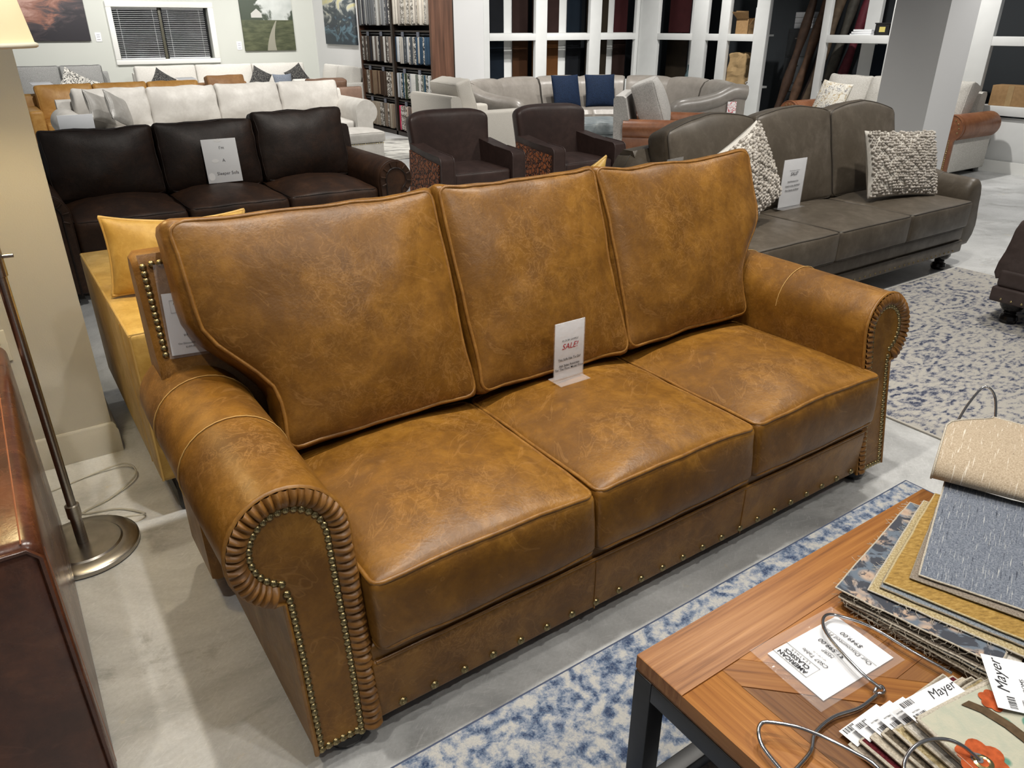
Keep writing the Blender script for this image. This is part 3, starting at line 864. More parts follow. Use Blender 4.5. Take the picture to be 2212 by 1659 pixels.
# --- russet leather armchair at the lamp
rd = empty('russet_armchair', (-0.61, 1.40, 0), 0, 'glossy russet brown leather armchair with square arms beside the floor lamp', 'armchair')
def fl(P, S): return P
a2 = rbox('arm', M_red, rd, (0.385, 0.58, 0.365), (0.27, 1.16, 0.67), 0.03, (3, 8, 4), rs=4)
fr_ = [(-0.135 + 0.03, -0.53), (0.135 - 0.03, -0.53)]
tube('welt_cord', M_red, a2, [(-0.128, -0.577, -0.31), (-0.128, -0.577, 0.30), (-0.11, -0.577, 0.322), (0.11, -0.577, 0.322), (0.128, -0.577, 0.30), (0.128, -0.577, -0.31)], 0.006, 6)
tube('stitch_seam', M_red_cord, a2, [(0.105, -0.57, 0.3345), (0.105, 0.57, 0.3345)], 0.0016, 5)
tube('stitch_seam', M_red_cord, a2, [(0.1345, -0.53, 0.29), (0.1345, -0.53, -0.31)], 0.0014, 5)
rbox('arm', M_red, rd, (-0.385, 0.58, 0.365), (0.27, 1.16, 0.67), 0.03, (3, 8, 4), rs=4)
rbox('back_frame', M_red, rd, (0, 1.1, 0.45), (1.0, 0.2, 0.84), 0.04, (2, 2, 2), rs=3)
rbox('front_rail', M_red, rd, (0, 0.5, 0.17), (0.5, 0.96, 0.2), 0.02)
cushion('seat_cushion', M_red, rd, (0.5, 0.86, 0.17), 0.03, (0, 0.01, (0.03, 0)), (8, 8, 3), 'z', 0.005, M_red, (0, 0.46, 0.36))
cushion('back_cushion', M_red, rd, (0.5, 0.17, 0.5), 0.03, (0, 0.03, 0), (8, 3, 8), 'y', 0.005, M_red, (0, 0.84, 0.68), (radians(-10), 0, 0))
for sx in (-0.42, 0.42):
    for y in (0.08, 1.0): rbox('leg', M_black_wood, rd, (sx, y, 0.017), (0.06, 0.06, 0.034), 0.003)

# --- floor lamp
lp = empty('floor_lamp', (-0.045, 2.42, 0), 0, 'brushed nickel floor lamp with round base and cream drum shade', 'lamp')
lathe('base', M_nickel, lp, [(0.162, 0.0), (0.166, 0.004), (0.166, 0.018), (0.158, 0.024), (0.118, 0.026), (0.112, 0.031), (0.02, 0.033)], 48)
lathe('pole', M_nickel, lp, [(0.017, 0.03), (0.017, 0.13), (0.021, 0.131), (0.021, 0.175), (0.0135, 0.177), (0.0135, 0.93), (0.0175, 0.932), (0.0175, 1.05), (0.0125, 1.06), (0.0125, 1.70)], 20)
kb = tube('switch', M_nickel, lp, [(0.012, 0, 0.985), (0.042, -0.004, 0.985)], 0.006, 10)
t = NT('lit_shade'); t.out((0.9, 0.82, 0.6), 0.8); t.b.inputs['Emission Color'].default_value = (1.0, 0.86, 0.5, 1); t.b.inputs['Emission Strength'].default_value = 0.75
t.b.inputs['Transmission Weight'].default_value = 0.0
M_shade = t.m
V = []; F = []; n = 40
for (r, z) in ((0.222, 1.505), (0.165, 1.86)):
    for k in range(n): V.append((r * cos(2 * pi * k / n), r * sin(2 * pi * k / n), z))
for k in range(n): F.append((k, (k + 1) % n, n + (k + 1) % n, n + k))
sh = mesh_obj('lamp_shade', V, F, M_shade, lp)
md = sh.modifiers.new('thickness', 'SOLIDIFY'); md.thickness = 0.003
mt = plain('shade_trim', (0.8, 0.76, 0.62), 0.8)
for (r, z) in ((0.2225, 1.508), (0.1655, 1.857)):
    tube('shade_trim', mt, sh, [(r * cos(2 * pi * k / 40), r * sin(2 * pi * k / 40), z) for k in range(40)], 0.006, 6, True)
bl = lathe('bulb', M_shade, lp, [(0.012, 1.70), (0.02, 1.72), (0.032, 1.76), (0.028, 1.79), (0.01, 1.805)], 16)
ld = bpy.data.lights.new('lamp_bulb', 'POINT'); ld.energy = 18; ld.color = (1.0, 0.78, 0.42); ld.shadow_soft_size = 0.04
lo = bpy.data.objects.new('lamp_bulb', ld); COL.objects.link(lo); lo.parent = lp; lo.location = (0, 0, 1.66)
crd = []
for (x, y) in ((0.10, 0.12), (0.16, 0.10), (0.20, 0.13), (0.18, 0.2), (0.1, 0.24), (0.02, 0.24)): crd.append((x, y, 0.02 + 0.015 * sin(len(crd))))
def spline(pts, m=8):
    P = [Vector(p) for p in pts]; out = []
    for i in range(len(P) - 1):
        p0, p1, p2, p3 = P[max(0, i - 1)], P[i], P[i + 1], P[min(len(P) - 1, i + 2)]
        for k in range(m):
            t_ = k / m
            out.append(0.5 * ((2 * p1) + (p2 - p0) * t_ + (2 * p0 - 5 * p1 + 4 * p2 - p3) * t_ ** 2 + (3 * p1 - p0 - 3 * p2 + p3) * t_ ** 3))
    out.append(P[-1]); return out
M_cord = glassy('clear_cord', (0.75, 0.72, 0.62), 0.2, 0.5)
tube('power_cord', M_cord, lp, spline([(0.12, 0.11, 0.012), (0.17, 0.06, 0.03), (0.2, 0.09, 0.01), (0.13, 0.18, 0.004), (0.02, 0.22, 0.004), (0.12, 0.27, 0.006), (0.22, 0.36, 0.02), (0.2, 0.47, 0.02), (0.08, 0.48, 0.006), (-0.1, 0.44, 0.004), (-0.25, 0.5, 0.05)]), 0.0035, 6)

# --- taupe leather sofa with sloped arms
def sloped_sofa(name, loc, rz, label, mat, cord, half, seats, backz, nails, cat='sofa', group=None, seed=0, curve=0.0):
    root = empty(name, loc, rz, label, cat, group)
    D = 0.98
    ol_ = [(0, .14), (0, .3), (0, .5), (.012, .565), (.045, .605), (.09, .618), (.135, .61), (.168, .578), (.185, .53), (.192, .47), (.205, .40), (.225, .33), (.232, .27), (.215, .2), (.17, .145)]
    if nails > 1: ol_ = [(u, max(z, 0.225 if u < 0.2 else 0.235)) for u, z in ol_][1:-1]
    n_ = len(ol_); cu = 0.1; cz = 0.36
    secs = [(0.055, 0.84, 1.0), (0.062, 0.93, 1.0), (0.08, 0.985, 1.0), (0.11, 1.0, 1.0), (0.3, 1.0, 1.02), (0.45, 1.0, 1.09), (0.6, 1.0, 1.25), (0.75, 1.0, 1.46), (0.88, 1.0, 1.56), (0.98, 1.0, 1.54)]
    for s in (-1, 1):
        V = []; F = []
        for (y, k, hf) in secs:
            for (u, z) in ol_:
                uu = cu + (u - cu) * k; zz = cz + (z - cz) * k
                V.append((s * (half + uu), y, 0.14 + (zz - 0.14) * hf))
        for i in range(len(secs) - 1):
            for k in range(n_):
                j = (k + 1) % n_; F.append((i * n_ + k, i * n_ + j, (i + 1) * n_ + j, (i + 1) * n_ + k))
        F.append(tuple(range(n_))); F.append(tuple((len(secs) - 1) * n_ + k for k in range(n_ - 1, -1, -1)))
        arm = fix_normals(mesh_obj('arm', V, F, mat, root, True, 60))
        for i in (4, 6, 8):
            tube('stitch_seam', cord, arm, [Vector(V[i * n_ + k]) * 1.0 + Vector((s * 0.001 if ol_[k][0] > 0.1 else -s * 0.001, 0, 0.001)) for k in range(2, 9)], 0.0025, 5)
        if nails:
            for q in range(12):
                nail(root, (s * (half + 0.2), 0.78 + 0.016 * q, 0.60 + 0.003 * q), (s, 0, -0.3), 0.006, M_brass_b)
    sec = [(0.72, 0.13), (0.74, 0.45), (0.83, backz - 0.12), (0.87, backz - 0.06), (0.95, backz - 0.06), (0.99, backz - 0.1), (0.97, 0.13)]
    V = []; F = []; n = len(sec); us = np.linspace(-half - 0.12, half + 0.12, 13)
    for u in us:
        dz = 0.05 * cos(pi * u / (2 * half + 0.3)) - 0.02
        for (y, z) in sec: V.append((u, y, z + (dz if z > 0.6 else 0)))
    for i in range(len(us) - 1):
        for k in range(n): F.append((i * n + k, i * n + (k + 1) % n, (i + 1) * n + (k + 1) % n, (i + 1) * n + k))
    F.append(tuple(range(n))); F.append(tuple((len(us) - 1) * n + k for k in range(n - 1, -1, -1)))
    fix_normals(mesh_obj('back_frame', V, F, mat, root, True, 40))
    rbox('front_rail', mat, root, (0, 0.10, 0.255), (2 * half + (0.38 if nails > 1 else 0.06), 0.12, 0.1), 0.02, (6, 1, 1))
    rl = rbox('front_rail', mat, root, (0, 0.10, 0.165), (2 * half + (0.4 if nails > 1 else 0.1), 0.15 if nails > 1 else 0.13, 0.085), 0.012, (6, 1, 1))
    tube('welt_cord', cord, rl, [(-half, -0.066, 0.04), (half, -0.066, 0.04)], 0.004, 6)
    if nails:
        for q in range(int(2 * half / 0.055) + (6 if nails > 1 else 0)):
            nail(root, (-half + 0.03 + (q - (3 if nails > 1 else 0)) * 0.055, 0.0245 if nails > 1 else 0.034, 0.145), (0, -1, 0), 0.0065, M_brass_b if nails > 1 else M_brass)
    rbox('seat_deck', mat, root, (0, 0.5, 0.25), (2 * half, 0.7, 0.1), 0.02)
    for i in range(seats):
        w = 2 * half / seats
        cushion('seat_cushion', mat, root, (w - 0.005, 0.74, 0.18), 0.022, (0.004, 0.012, (0.03, 0.003)), (10, 10, 4), 'z', 0.0045, cord, (-half + (i + 0.5) * w, 0.38, 0.395), (0, 0, 0), None, 0.002, seed + i)
        bw = 2 * (half + 0.02) / seats; c_ = (i - (seats - 1) / 2) / max(1, seats)
        def fn(p, S, c_=c_):
            x, y, z = p
            if S[2] > 0: z += S[2] * (0.05 * (1 - S[0] ** 2) - 0.10 * abs(c_) * max(0, S[0] * (1 if c_ > 0 else -1)))
            return np.array((x, y, z))
        cushion('back_cushion', mat, root, (bw - 0.005, 0.17, 0.57), 0.03, (0.003, (0.02, 0.045), 0.004), (12, 4, 12), 'y', 0.0045, cord, (-half - 0.02 + (i + 0.5) * bw, 0.735, 0.755), (radians(-13), 0, 0), fn, 0.004, seed + 9 + i)
    bun = [(0.03, 0.0), (0.042, 0.004), (0.05, 0.022), (0.044, 0.042), (0.03, 0.05), (0.034, 0.06), (0.03, 0.066), (0.05, 0.08), (0.062, 0.1), (0.062, 0.13)]
    for sx in (-1, 1):
        for y in (0.11, 0.88): lathe('foot', M_black_wood, root, bun, 20, (sx * (half + (0.1 if nails > 1 else -0.06)), y, 0))
    return root
tp = sloped_sofa('taupe_sofa', (4.33, 2.41, 0), 0, 'taupe grey leather sofa with arched back, sloped arms and turned black feet', M_taupe, M_taupe_cord, 1.12, 3, 0.98, 1, seed=60)
pl = sloped_sofa('plum_brown_sofa', (4.53, 0.66, 0.0112), -pi / 2, 'plum brown leather sofa with widely spaced nailheads at a right angle to the taupe sofa', M_plum, M_taupe_cord, 0.95, 2, 0.95, 2, seed=70)

# sale sheet in an acrylic holder on the taupe sofa
def acrylic_sign(loc, rz, w, h, label, lines, base_d=0.07, paper=M_paper):
    r = empty('sale_sign', loc, rz, label, 'sign')
    rbox('sheet', paper, r, (0, 0.0, h / 2 + 0.004), (w - 0.004, 0.0008, h - 0.008), 0.0003)
    rbox('holder', M_acrylic, r, (0, -0.0018, h / 2), (w, 0.0018, h), 0.0004)
    rbox('holder', M_acrylic, r, (0, 0.0018, h / 2), (w, 0.0018, h), 0.0004)
    rbox('holder_base', M_acrylic, r, (0, -0.006, 0.0012), (w, base_d, 0.0022), 0.0005)
    for (tx, z, sz, mt_, sh_, ul) in lines:
        o = text(r, tx, sz, (0, -0.0031, h * z), (pi / 2, 0, 0), mt_, 'CENTER', sh_, 0.0001 if sz > 0.01 else 0.0)
        if ul: rbox('underline', mt_, r, (0, -0.0031, h * z - sz * 0.42), (len(tx) * sz * 0.42, 0.0003, sz * 0.06), 0.0001)
    return r
acrylic_sign((4.14, 2.93, 0.512), 0, 0.225, 0.30, 'white sale price sheet in acrylic stand on the taupe sofa',
             [('The Warehouse Clearance', 0.77, 0.009, M_ink, 0.2, 0), ('SALE!', 0.70, 0.03, M_ink, 0.3, 0), ('Retail/Warehouse Price', 0.55, 0.011, M_ink, 0.0, 1), ('Custom Order: $5,999.00', 0.46, 0.0135, M_ink, 0.0, 1), ('Floor Sample: $2,999.00', 0.37, 0.0135, M_ink, 0.0, 1)])
acrylic_sign((1.395, 1.712, 0.513), 0, 0.122, 0.20, 'small acrylic floor sample sale sign standing on the tan sofa seat',
             [('FLOOR SAMPLE', 0.69, 0.0095, M_ink, 0.25, 0), ('SALE!', 0.585, 0.027, M_ink_red, 0.25, 0), ('This Sofa Has To Go!', 0.37, 0.0105, M_ink, 0.0, 1), ('Ask Sales Associate', 0.265, 0.0105, M_ink, 0.0, 1), ('For The Floor Model Price', 0.205, 0.0105, M_ink, 0.0, 1)])
r_ = empty('sign_holder', (3.11, 2.96, 0.702), 0.2, 'empty clear acrylic sign holder leaning by the taupe sofa arm', 'sign holder')
rbox('holder', M_acrylic, r_, (0, 0, 0.1), (0.16, 0.003, 0.2), 0.0006)
rbox('holder_base', M_acrylic, r_, (0, 0, 0.0015), (0.16, 0.08, 0.003), 0.0006)

# chunky bobble-knit pillows
M_knit = fabric('knit_wool', (0.42, 0.38, 0.33), (0.68, 0.64, 0.59), 0.95, 60, 0.4, (0.30, 0.27, 0.23))
M_knit_back = fabric('cream_cotton', (0.66, 0.63, 0.57), (0.74, 0.71, 0.65), 0.9)
def knit_pillow(loc, rot, w, h, label, seed):
    p = pillow('knit_pillow', M_knit_back, None, w, h, 0.17, loc, rot, 14, 0.06, 0.004, seed)
    tag(p, label, 'pillow', 'chunky knit pillows on the taupe sofa')
    rnd = random.Random(seed); mb = MB()
    ico = bmesh.new(); bmesh.ops.create_icosphere(ico, subdivisions=1, radius=1.0)
    iv = [v_.co.copy() for v_ in ico.verts]; iff = [tuple(x.index for x in f_.verts) for f_ in ico.faces]; ico.free()
    nx, nz = 27, 24
    for j in range(nz):
        for i in range(nx):
            u = (i + 0.5 + 0.5 * (j % 2)) / nx * 2 - 1; v_ = (j + 0.5) / nz * 2 - 1
            if abs(u) > 1: continue
            zig = abs(((u * 2.2 + 0.2) % 1.0) - 0.5) * 2
            band = ((v_ * 2.3 + zig * 0.9) % 1.0)
            if band > 0.62 and rnd.random() < 0.8: r0 = 0.006
            else: r0 = rnd.uniform(0.0105, 0.0155)
            uu, vv = u * 0.99, v_ * 0.99
            x = uu * w / 2 * (1 - 0.06 * (1 - vv * vv)); z = vv * h / 2 * (1 - 0.06 * (1 - uu * uu))
            y = -0.085 * (max(0, (1 - uu * uu) * (1 - vv * vv))) ** 0.42
            mt_ = Matrix.Translation((x + rnd.uniform(-.004, .004), y - r0 * 0.5, z + rnd.uniform(-.004, .004))) @ Matrix.Diagonal((r0, r0 * 0.9, r0 * 0.8, 1))
            mb.add(iv, iff, mt_)
    o = mb.build('bobble_knit', M_knit, p, True, 80); o['kind'] = 'stuff'
    return p
knit_pillow((5.06, 2.77, 0.718), (radians(-20), radians(2), radians(-14)), 0.60, 0.44, 'chunky grey cream bobble-knit pillow leaning against the far arm of the taupe sofa', 3)
knit_pillow((3.47, 2.76, 0.79), (radians(-16), radians(-20), radians(10)), 0.48, 0.46, 'chunky bobble-knit pillow half hidden behind the tan sofa, showing its cream back', 8)

# --- barrel club chairs with crackle sides
def club_chair(loc, rz, label):
    root = empty('club_chair', loc, rz, label, 'chair', 'chocolate barrel club chairs')
    def bend(p, S):
        x, y, z = p
        y -= 0.09 * S[0] ** 2
        if S[2] > 0: z -= 0.045 * abs(S[0]) ** 5 * S[2]
        x *= 1.0 + 0.06 * S[2]
        return np.array((x, y, z))
    bk = cushion('backrest', M_chair, root, (0.74, 0.15, 0.74), 0.05, (0, 0.015, 0.02), (14, 3, 10), None, 0, None, (0, 0.72, 0.50), (radians(-9), 0, 0), bend, 0.002)
    for xx in (-0.17, 0.17):
        tube('stitch_seam', M_chair_cord, bk, [(xx * (1 + 0.5 * q), -0.0895 - 0.015 * sin(pi * (0.5 + q / 2)) ** 2 * 0.6 + 0.0, -0.1 + 0.42 * q) for q in [k / 8 for k in range(9)]], 0.003, 5)
    for s in (-1, 1):
        poly = [(0.02, 0.08), (0.0, 0.30), (0.0, 0.545), (0.01, 0.575), (0.04, 0.59), (0.3, 0.60), (0.62, 0.635), (0.64, 0.08)]
        V2, F2 = prism_vf(poly, lambda p: (s * 0.275, p[0], p[1]), lambda p: (s * 0.40, p[0], p[1]))
        am = fix_normals(mesh_obj('arm', V2, F2, M_chair, root, True, 40))
        poly2 = [(0.05, 0.09), (0.035, 0.30), (0.035, 0.53), (0.3, 0.545), (0.62, 0.58), (0.66, 0.09)]
        V2, F2 = prism_vf(poly2, lambda p: (s * 0.398, p[0], p[1]), lambda p: (s * 0.408, p[0], p[1]))
        fix_normals(mesh_obj('crackle_panel', V2, F2, M_crackle, am, True, 40))
        for uu in (0.278, 0.398):
            tube('welt_cord', M_chair_cord, am, [(s * uu, y - 0.001, z + 0.001) for y, z in poly[:6]], 0.0045, 6)
    cushion('seat_cushion', M_chair, root, (0.545, 0.56, 0.16), 0.025, (0, 0.008, (0.025, 0)), (8, 8, 3), 'z', 0.004, M_chair_cord, (0, 0.30, 0.37))
    rbox('front_rail', M_chair, root, (0, 0.05, 0.19), (0.55, 0.06, 0.2), 0.01)
    for sx in (-0.3, 0.3):
        for y in (0.06, 0.7): rbox('leg', M_black_wood, root, (sx, y, 0.042), (0.05, 0.05, 0.084), 0.004)
    return root
club_chair((3.43, 5.42, 0), radians(-4), 'chocolate leather barrel chair with crackle side panel beside the dark sleeper sofa')
club_chair((4.50, 5.32, 0), radians(-3), 'chocolate leather barrel chair with crackle side panel beside the taupe sofa')

# --- rugs
def rug(name, x0, x1, y0, y1, mat, label, cat='rug', th=0.011, edge=None):
    o = rbox(name, mat, None, ((x0 + x1) / 2, (y0 + y1) / 2, th / 2), (x1 - x0, y1 - y0, th), 0.004)
    if edge is not None:
        r0 = empty(name, ((x0 + x1) / 2, (y0 + y1) / 2, 0)); o.name = 'pile'; o.parent = r0; o.location = (0, 0, th / 2)
        hx, hy = (x1 - x0) / 2, (y1 - y0) / 2
        tube('bound_edge', edge, r0, [(-hx, -hy, 0.007), (hx, -hy, 0.007), (hx, hy, 0.007), (-hx, hy, 0.007)], 0.0055, 5, True)
        return tag(r0, label, cat)
    return tag(o, label, cat)

def rug_material(name, cream, grey, blue, deep, ring=3.0, bias=0.0, fleck=20.0, stretch=(1, 1, 1)):
    t = NT(name); v = t.coord(stretch)
    nz = t.new('ShaderNodeTexNoise'); t.link(v, nz.inputs['Vector']); nz.inputs['Scale'].default_value = 4; nz.inputs['Detail'].default_value = 2
    s_ = t.new('ShaderNodeVectorMath', operation='SCALE'); t.link(nz.outputs['Color'], s_.inputs[0]); s_.inputs['Scale'].default_value = 0.16
    a_ = t.new('ShaderNodeVectorMath', operation='ADD'); t.link(v, a_.inputs[0]); t.link(s_.outputs[0], a_.inputs[1])
    vo = t.new('ShaderNodeTexVoronoi'); t.link(a_.outputs[0], vo.inputs['Vector']); vo.inputs['Scale'].default_value = ring
    sn = t.math('SINE', t.math('MULTIPLY', vo.outputs['Distance'], 30))
    vo2 = t.new('ShaderNodeTexVoronoi'); t.link(a_.outputs[0], vo2.inputs['Vector']); vo2.inputs['Scale'].default_value = ring * 3.1
    sn2 = t.math('SINE', t.math('MULTIPLY', vo2.outputs['Distance'], 16))
    swirl = t.math('ADD', t.math('MULTIPLY', sn, 0.06), t.math('MULTIPLY', sn2, 0.055))
    blot = t.noise(v, fleck, 6, 0.75, 0.2)
    big = t.noise(v, 1.9, 3, 0.5)
    f = t.math('ADD', t.math('ADD', blot, swirl), t.math('MULTIPLY', t.math('SUBTRACT', big, 0.5), 0.28))
    f = t.math('ADD', f, bias)
    c = t.ramp(f, [(0.33, deep), (0.41, blue), (0.49, grey), (0.60, cream)])
    fine = t.noise(v, 150, 2, 0.8)
    c = t.mix(t.ramp(fine, [(0.35, 0.3), (0.6, 0.0)]), c, grey)
    t.bump(t.math('ADD', fine, blot), 0.5, 0.006)
    return t.out(c, 0.95, 0, 0.1)
M_rugA = rug_material('damask_rug', (0.50, 0.485, 0.45), (0.285, 0.315, 0.37), (0.12, 0.165, 0.25), (0.03, 0.052, 0.115), 3.6, 0.0, 38)
M_rugB = rug_material('faded_rug', (0.47, 0.445, 0.40), (0.31, 0.305, 0.31), (0.06, 0.075, 0.13), (0.016, 0.024, 0.06), 3.6, 0.045, 40, (0.7, 1.3, 1))
M_edge_blue = plain('rug_binding_blue', (0.09, 0.11, 0.18), 0.9)
M_edge_cream = plain('rug_binding_cream', (0.55, 0.52, 0.46), 0.9)
rug('area_rug', 0.2, 2.56, -1.0, 1.115, M_rugA, 'blue and cream damask rug under the coffee table', edge=M_edge_blue)
rug('area_rug', 2.99, 5.5, -0.6, 2.44, M_rugB, 'faded cream rug with navy flecks in front of the taupe sofa', edge=M_edge_cream)
rug('area_rug', 2.72, 4.9, 6.55, 7.8, M_rugB, 'pale flecked rug behind the barrel chairs', edge=M_edge_cream)
t = NT('cloud_rug'); v = t.coord((1, 3.0, 1), (0, 0, 0.5))
M_cloud = t.out(t.ramp(t.noise(v, 2.2, 5, 0.65, 1.2), [(0.35, (0.12, 0.12, 0.115)), (0.5, (0.4, 0.39, 0.36)), (0.62, (0.55, 0.54, 0.5))]), 0.95)
rug('area_rug', 4.3, 5.45, 9.0, 10.8, M_cloud, 'cloudy grey and cream rug in front of the fabric sample rack')
# ------------------------------------------------------------------ coffee table
CT = empty('coffee_table', (1.31, 0.237, 0), 0, 'square coffee table of reclaimed wood parquet on a black steel frame', 'table')
M_steel = plain('black_steel', (0.012, 0.012, 0.013), 0.42, 0.0, 0.5, 0.2, 60)
def wood(name, dark, mid, light, ang=0.0):
    t = NT(name); v = t.coord((1.6, 55, 12), (0, 0, ang))
    tc2 = t.coord((1, 1, 1), (0, 0, ang))
    info = t.new('ShaderNodeObjectInfo')
    off = t.new('ShaderNodeVectorMath', operation='ADD'); t.link(v, off.inputs[0])
    sc_ = t.new('ShaderNodeVectorMath', operation='SCALE'); t.link(info.outputs['Location'], sc_.inputs[0]); sc_.inputs['Scale'].default_value = 17.0
    t.link(sc_.outputs[0], off.inputs[1])
    n_ = t.noise(off.outputs[0], 1.5, 6, 0.62, 0.35)
    c = t.ramp(n_, [(0.22, dark), (0.42, mid), (0.75, light)])
    kn = t.noise(tc2, 14, 4, 0.6, 0.3)
    c = t.mix(t.ramp(kn, [(0.70, 0.0), (0.76, 0.55)]), c, dark)
    rnd = t.math('MULTIPLY_ADD', info.outputs['Random'], 0.7, 0.62)
    hs = t.new('ShaderNodeHueSaturation'); t.link(c, hs.inputs['Color']); t.link(rnd, hs.inputs['Value'])
    t.bump(n_, 0.25, 0.002)
    return t.out(hs.outputs[0], t.ramp(n_, [(0.3, 0.55), (0.7, 0.42)]), 0, 0.45)
WD = ((0.10, 0.035, 0.008), (0.235, 0.088, 0.019), (0.37, 0.165, 0.042))
M_woodX = wood('parquet_pine_x', *WD); M_woodY = wood('parquet_pine_y', *WD, pi / 2)
M_woodD1 = wood('parquet_pine_d1', *WD, radians(-43)); M_woodD2 = wood('parquet_pine_d2', *WD, radians(43))
H2 = 0.508
def clip(poly, a, b_, c_):      # keep a*x + b*y <= c
    out = []
    for i in range(len(poly)):
        p, q = poly[i], poly[(i + 1) % len(poly)]
        fp, fq = a * p[0] + b_ * p[1] - c_, a * q[0] + b_ * q[1] - c_
        if fp <= 0: out.append(p)
        if fp * fq < 0:
            t_ = fp / (fp - fq); out.append((p[0] + (q[0] - p[0]) * t_, p[1] + (q[1] - p[1]) * t_))
    return out
rndp = random.Random(2)
def plank(poly, mat, z0=0.425, z1=0.457):
    if len(poly) < 3: return
    cx_ = sum(p[0] for p in poly) / len(poly); cy_ = sum(p[1] for p in poly) / len(poly)
    area = abs(sum(poly[i][0] * poly[(i + 1) % len(poly)][1] - poly[(i + 1) % len(poly)][0] * poly[i][1] for i in range(len(poly)))) / 2
    if area < 4e-4: return
    def shrink(d):
        o = []
        for (x, y) in poly:
            L = math.hypot(x - cx_, y - cy_); k = max(0, (L - d) / L); o.append((x - cx_) * k); o.append((y - cy_) * k)
        return [(o[i], o[i + 1]) for i in range(0, len(o), 2)]
    n_ = len(poly); dz = rndp.uniform(-0.0006, 0.0006)
    A = shrink(0.0006); B = shrink(0.0028)
    V = [(x, y, z0) for x, y in A] + [(x, y, z1 - 0.0016 + dz) for x, y in A] + [(x, y, z1 + dz) for x, y in B]
    F = [tuple(range(n_ - 1, -1, -1)), tuple(range(2 * n_, 3 * n_))]
    for l in (0, 1):
        for i in range(n_): F.append((l * n_ + i, l * n_ + (i + 1) % n_, (l + 1) * n_ + (i + 1) % n_, (l + 1) * n_ + i))
    o = fix_normals(mesh_obj('plank', V, F, mat, CT, True, 25)); o.location = (cx_, cy_, 0); return o
bw = 0.118; lw = 0.088
plank([(-H2, H2 - bw), (H2, H2 - bw), (H2, H2), (-H2, H2)], M_woodX)
plank([(-H2, -H2), (H2, -H2), (H2, -H2 + bw), (-H2, -H2 + bw)], M_woodX)
iy = H2 - bw; ix = H2 - lw
for s in (-1, 1):
    plank([(s * H2, -iy), (s * ix, -iy), (s * ix, iy), (s * H2, iy)], M_woodY)
    plank([(s * ix, -iy), (s * (ix - 0.018), -iy), (s * (ix - 0.018), iy), (s * ix, iy)], M_woodY)
ix -= 0.018
# X pattern: diagonal boards and mitred boards in the four triangles
L_ = math.hypot(ix, iy); dx, dy = ix / L_, iy / L_; hwid = 0.033
sq = [(-ix, -iy), (ix, -iy), (ix, iy), (-ix, iy)]
d1 = clip(clip(sq, -dy, dx, hwid), dy, -dx, hwid)
plank(d1, M_woodD1)
d2 = clip(clip(sq, dy, dx, hwid), -dy, -dx, hwid)
plank(clip(d2, -dy, dx, -hwid), M_woodD2); plank(clip(d2, dy, -dx, -hwid), M_woodD2)
for (side, mat) in (('l', M_woodY), ('r', M_woodY), ('t', M_woodX), ('b', M_woodX)):
    sx = {'l': -1, 'r': 1}.get(side, 0); sy = {'t': 1, 'b': -1}.get(side, 0)
    for k in range(6):
        step = 0.066
        if sx:
            a0, a1 = ix - k * step, ix - (k + 1) * step
            if a0 <= 0.02: break
            po = [(sx * a0, -iy), (sx * max(a1, 0), -iy), (sx * max(a1, 0), iy), (sx * a0, iy)]
            po = clip(po, -dy * sx, dx, -hwid); po = clip(po, -dy * sx, -dx, -hwid)
        else:
            a0, a1 = iy - k * step, iy - (k + 1) * step
            if a0 <= 0.02: break
            po = [(-ix, sy * a0), (-ix, sy * max(a1, 0)), (ix, sy * max(a1, 0)), (ix, sy * a0)]
            po = clip(po, dy, -dx * sy, -hwid); po = clip(po, -dy, -dx * sy, -hwid)
        plank(po, mat)
box('subtop', M_woodX, CT, -H2 + 0.002, H2 - 0.002, -H2 + 0.002, H2 - 0.002, 0.418, 0.4255)
for sx in (-1, 1):
    for sy in (-1, 1): rbox('leg', M_steel, CT, (sx * (H2 - 0.022), sy * (H2 - 0.022), 0.2152), (0.045, 0.045, 0.4056), 0.002)
    rbox('top_rail', M_steel, CT, (sx * (H2 - 0.022), 0, 0.395), (0.045, 2 * H2 - 0.09, 0.045), 0.002)
    rbox('top_rail', M_steel, CT, (0, sx * (H2 - 0.022), 0.395), (2 * H2 - 0.09, 0.045, 0.045), 0.002)
    rbox('stretcher', M_steel, CT, (0, sx * (H2 - 0.022), 0.05), (2 * H2 - 0.09, 0.04, 0.04), 0.002)
rbox('stretcher', M_steel, CT, (-0.2, 0, 0.05), (0.04, 2 * H2 - 0.09, 0.04), 0.002)
rbox('stretcher', M_steel, CT, (0.2, 0, 0.05), (0.04, 2 * H2 - 0.09, 0.04), 0.002)

# ------------------------------------------------------------------ price sheet in a plastic sleeve
ps = empty('price_sheet', (1.1, 0.536, 0.459), radians(-4), 'white table price sheet in a clear plastic sleeve lying on the coffee table', 'price sheet')
rbox('sheet', M_paper, ps, (0.006, -0.004, 0.0008), (0.2, 0.13, 0.0006), 0.0002)
rbox('sleeve', M_film, ps, (0, 0, 0.0022), (0.238, 0.168, 0.0006), 0.0002, (10, 10, 1))
def ptext(tx, sz, x, y=0.0, bold=0.0, sh=0.0, m=M_ink, ul=False):
    o = text(ps, tx, sz, (x, y, 0.0031), (0, 0, pi / 2), m, 'CENTER', sh, bold)
    if ul: rbox('underline', m, ps, (x + sz * 0.5, y, 0.003), (0.0007, len(tx) * sz * 0.5, 0.0002), 0.00005)
ptext('AMERICAN', 0.0135, -0.070, 0.022, 0.0003); ptext('CLASSICS', 0.0135, -0.057, 0.022, 0.0003); ptext('L E A T H E R', 0.0075, -0.0465, 0.022)
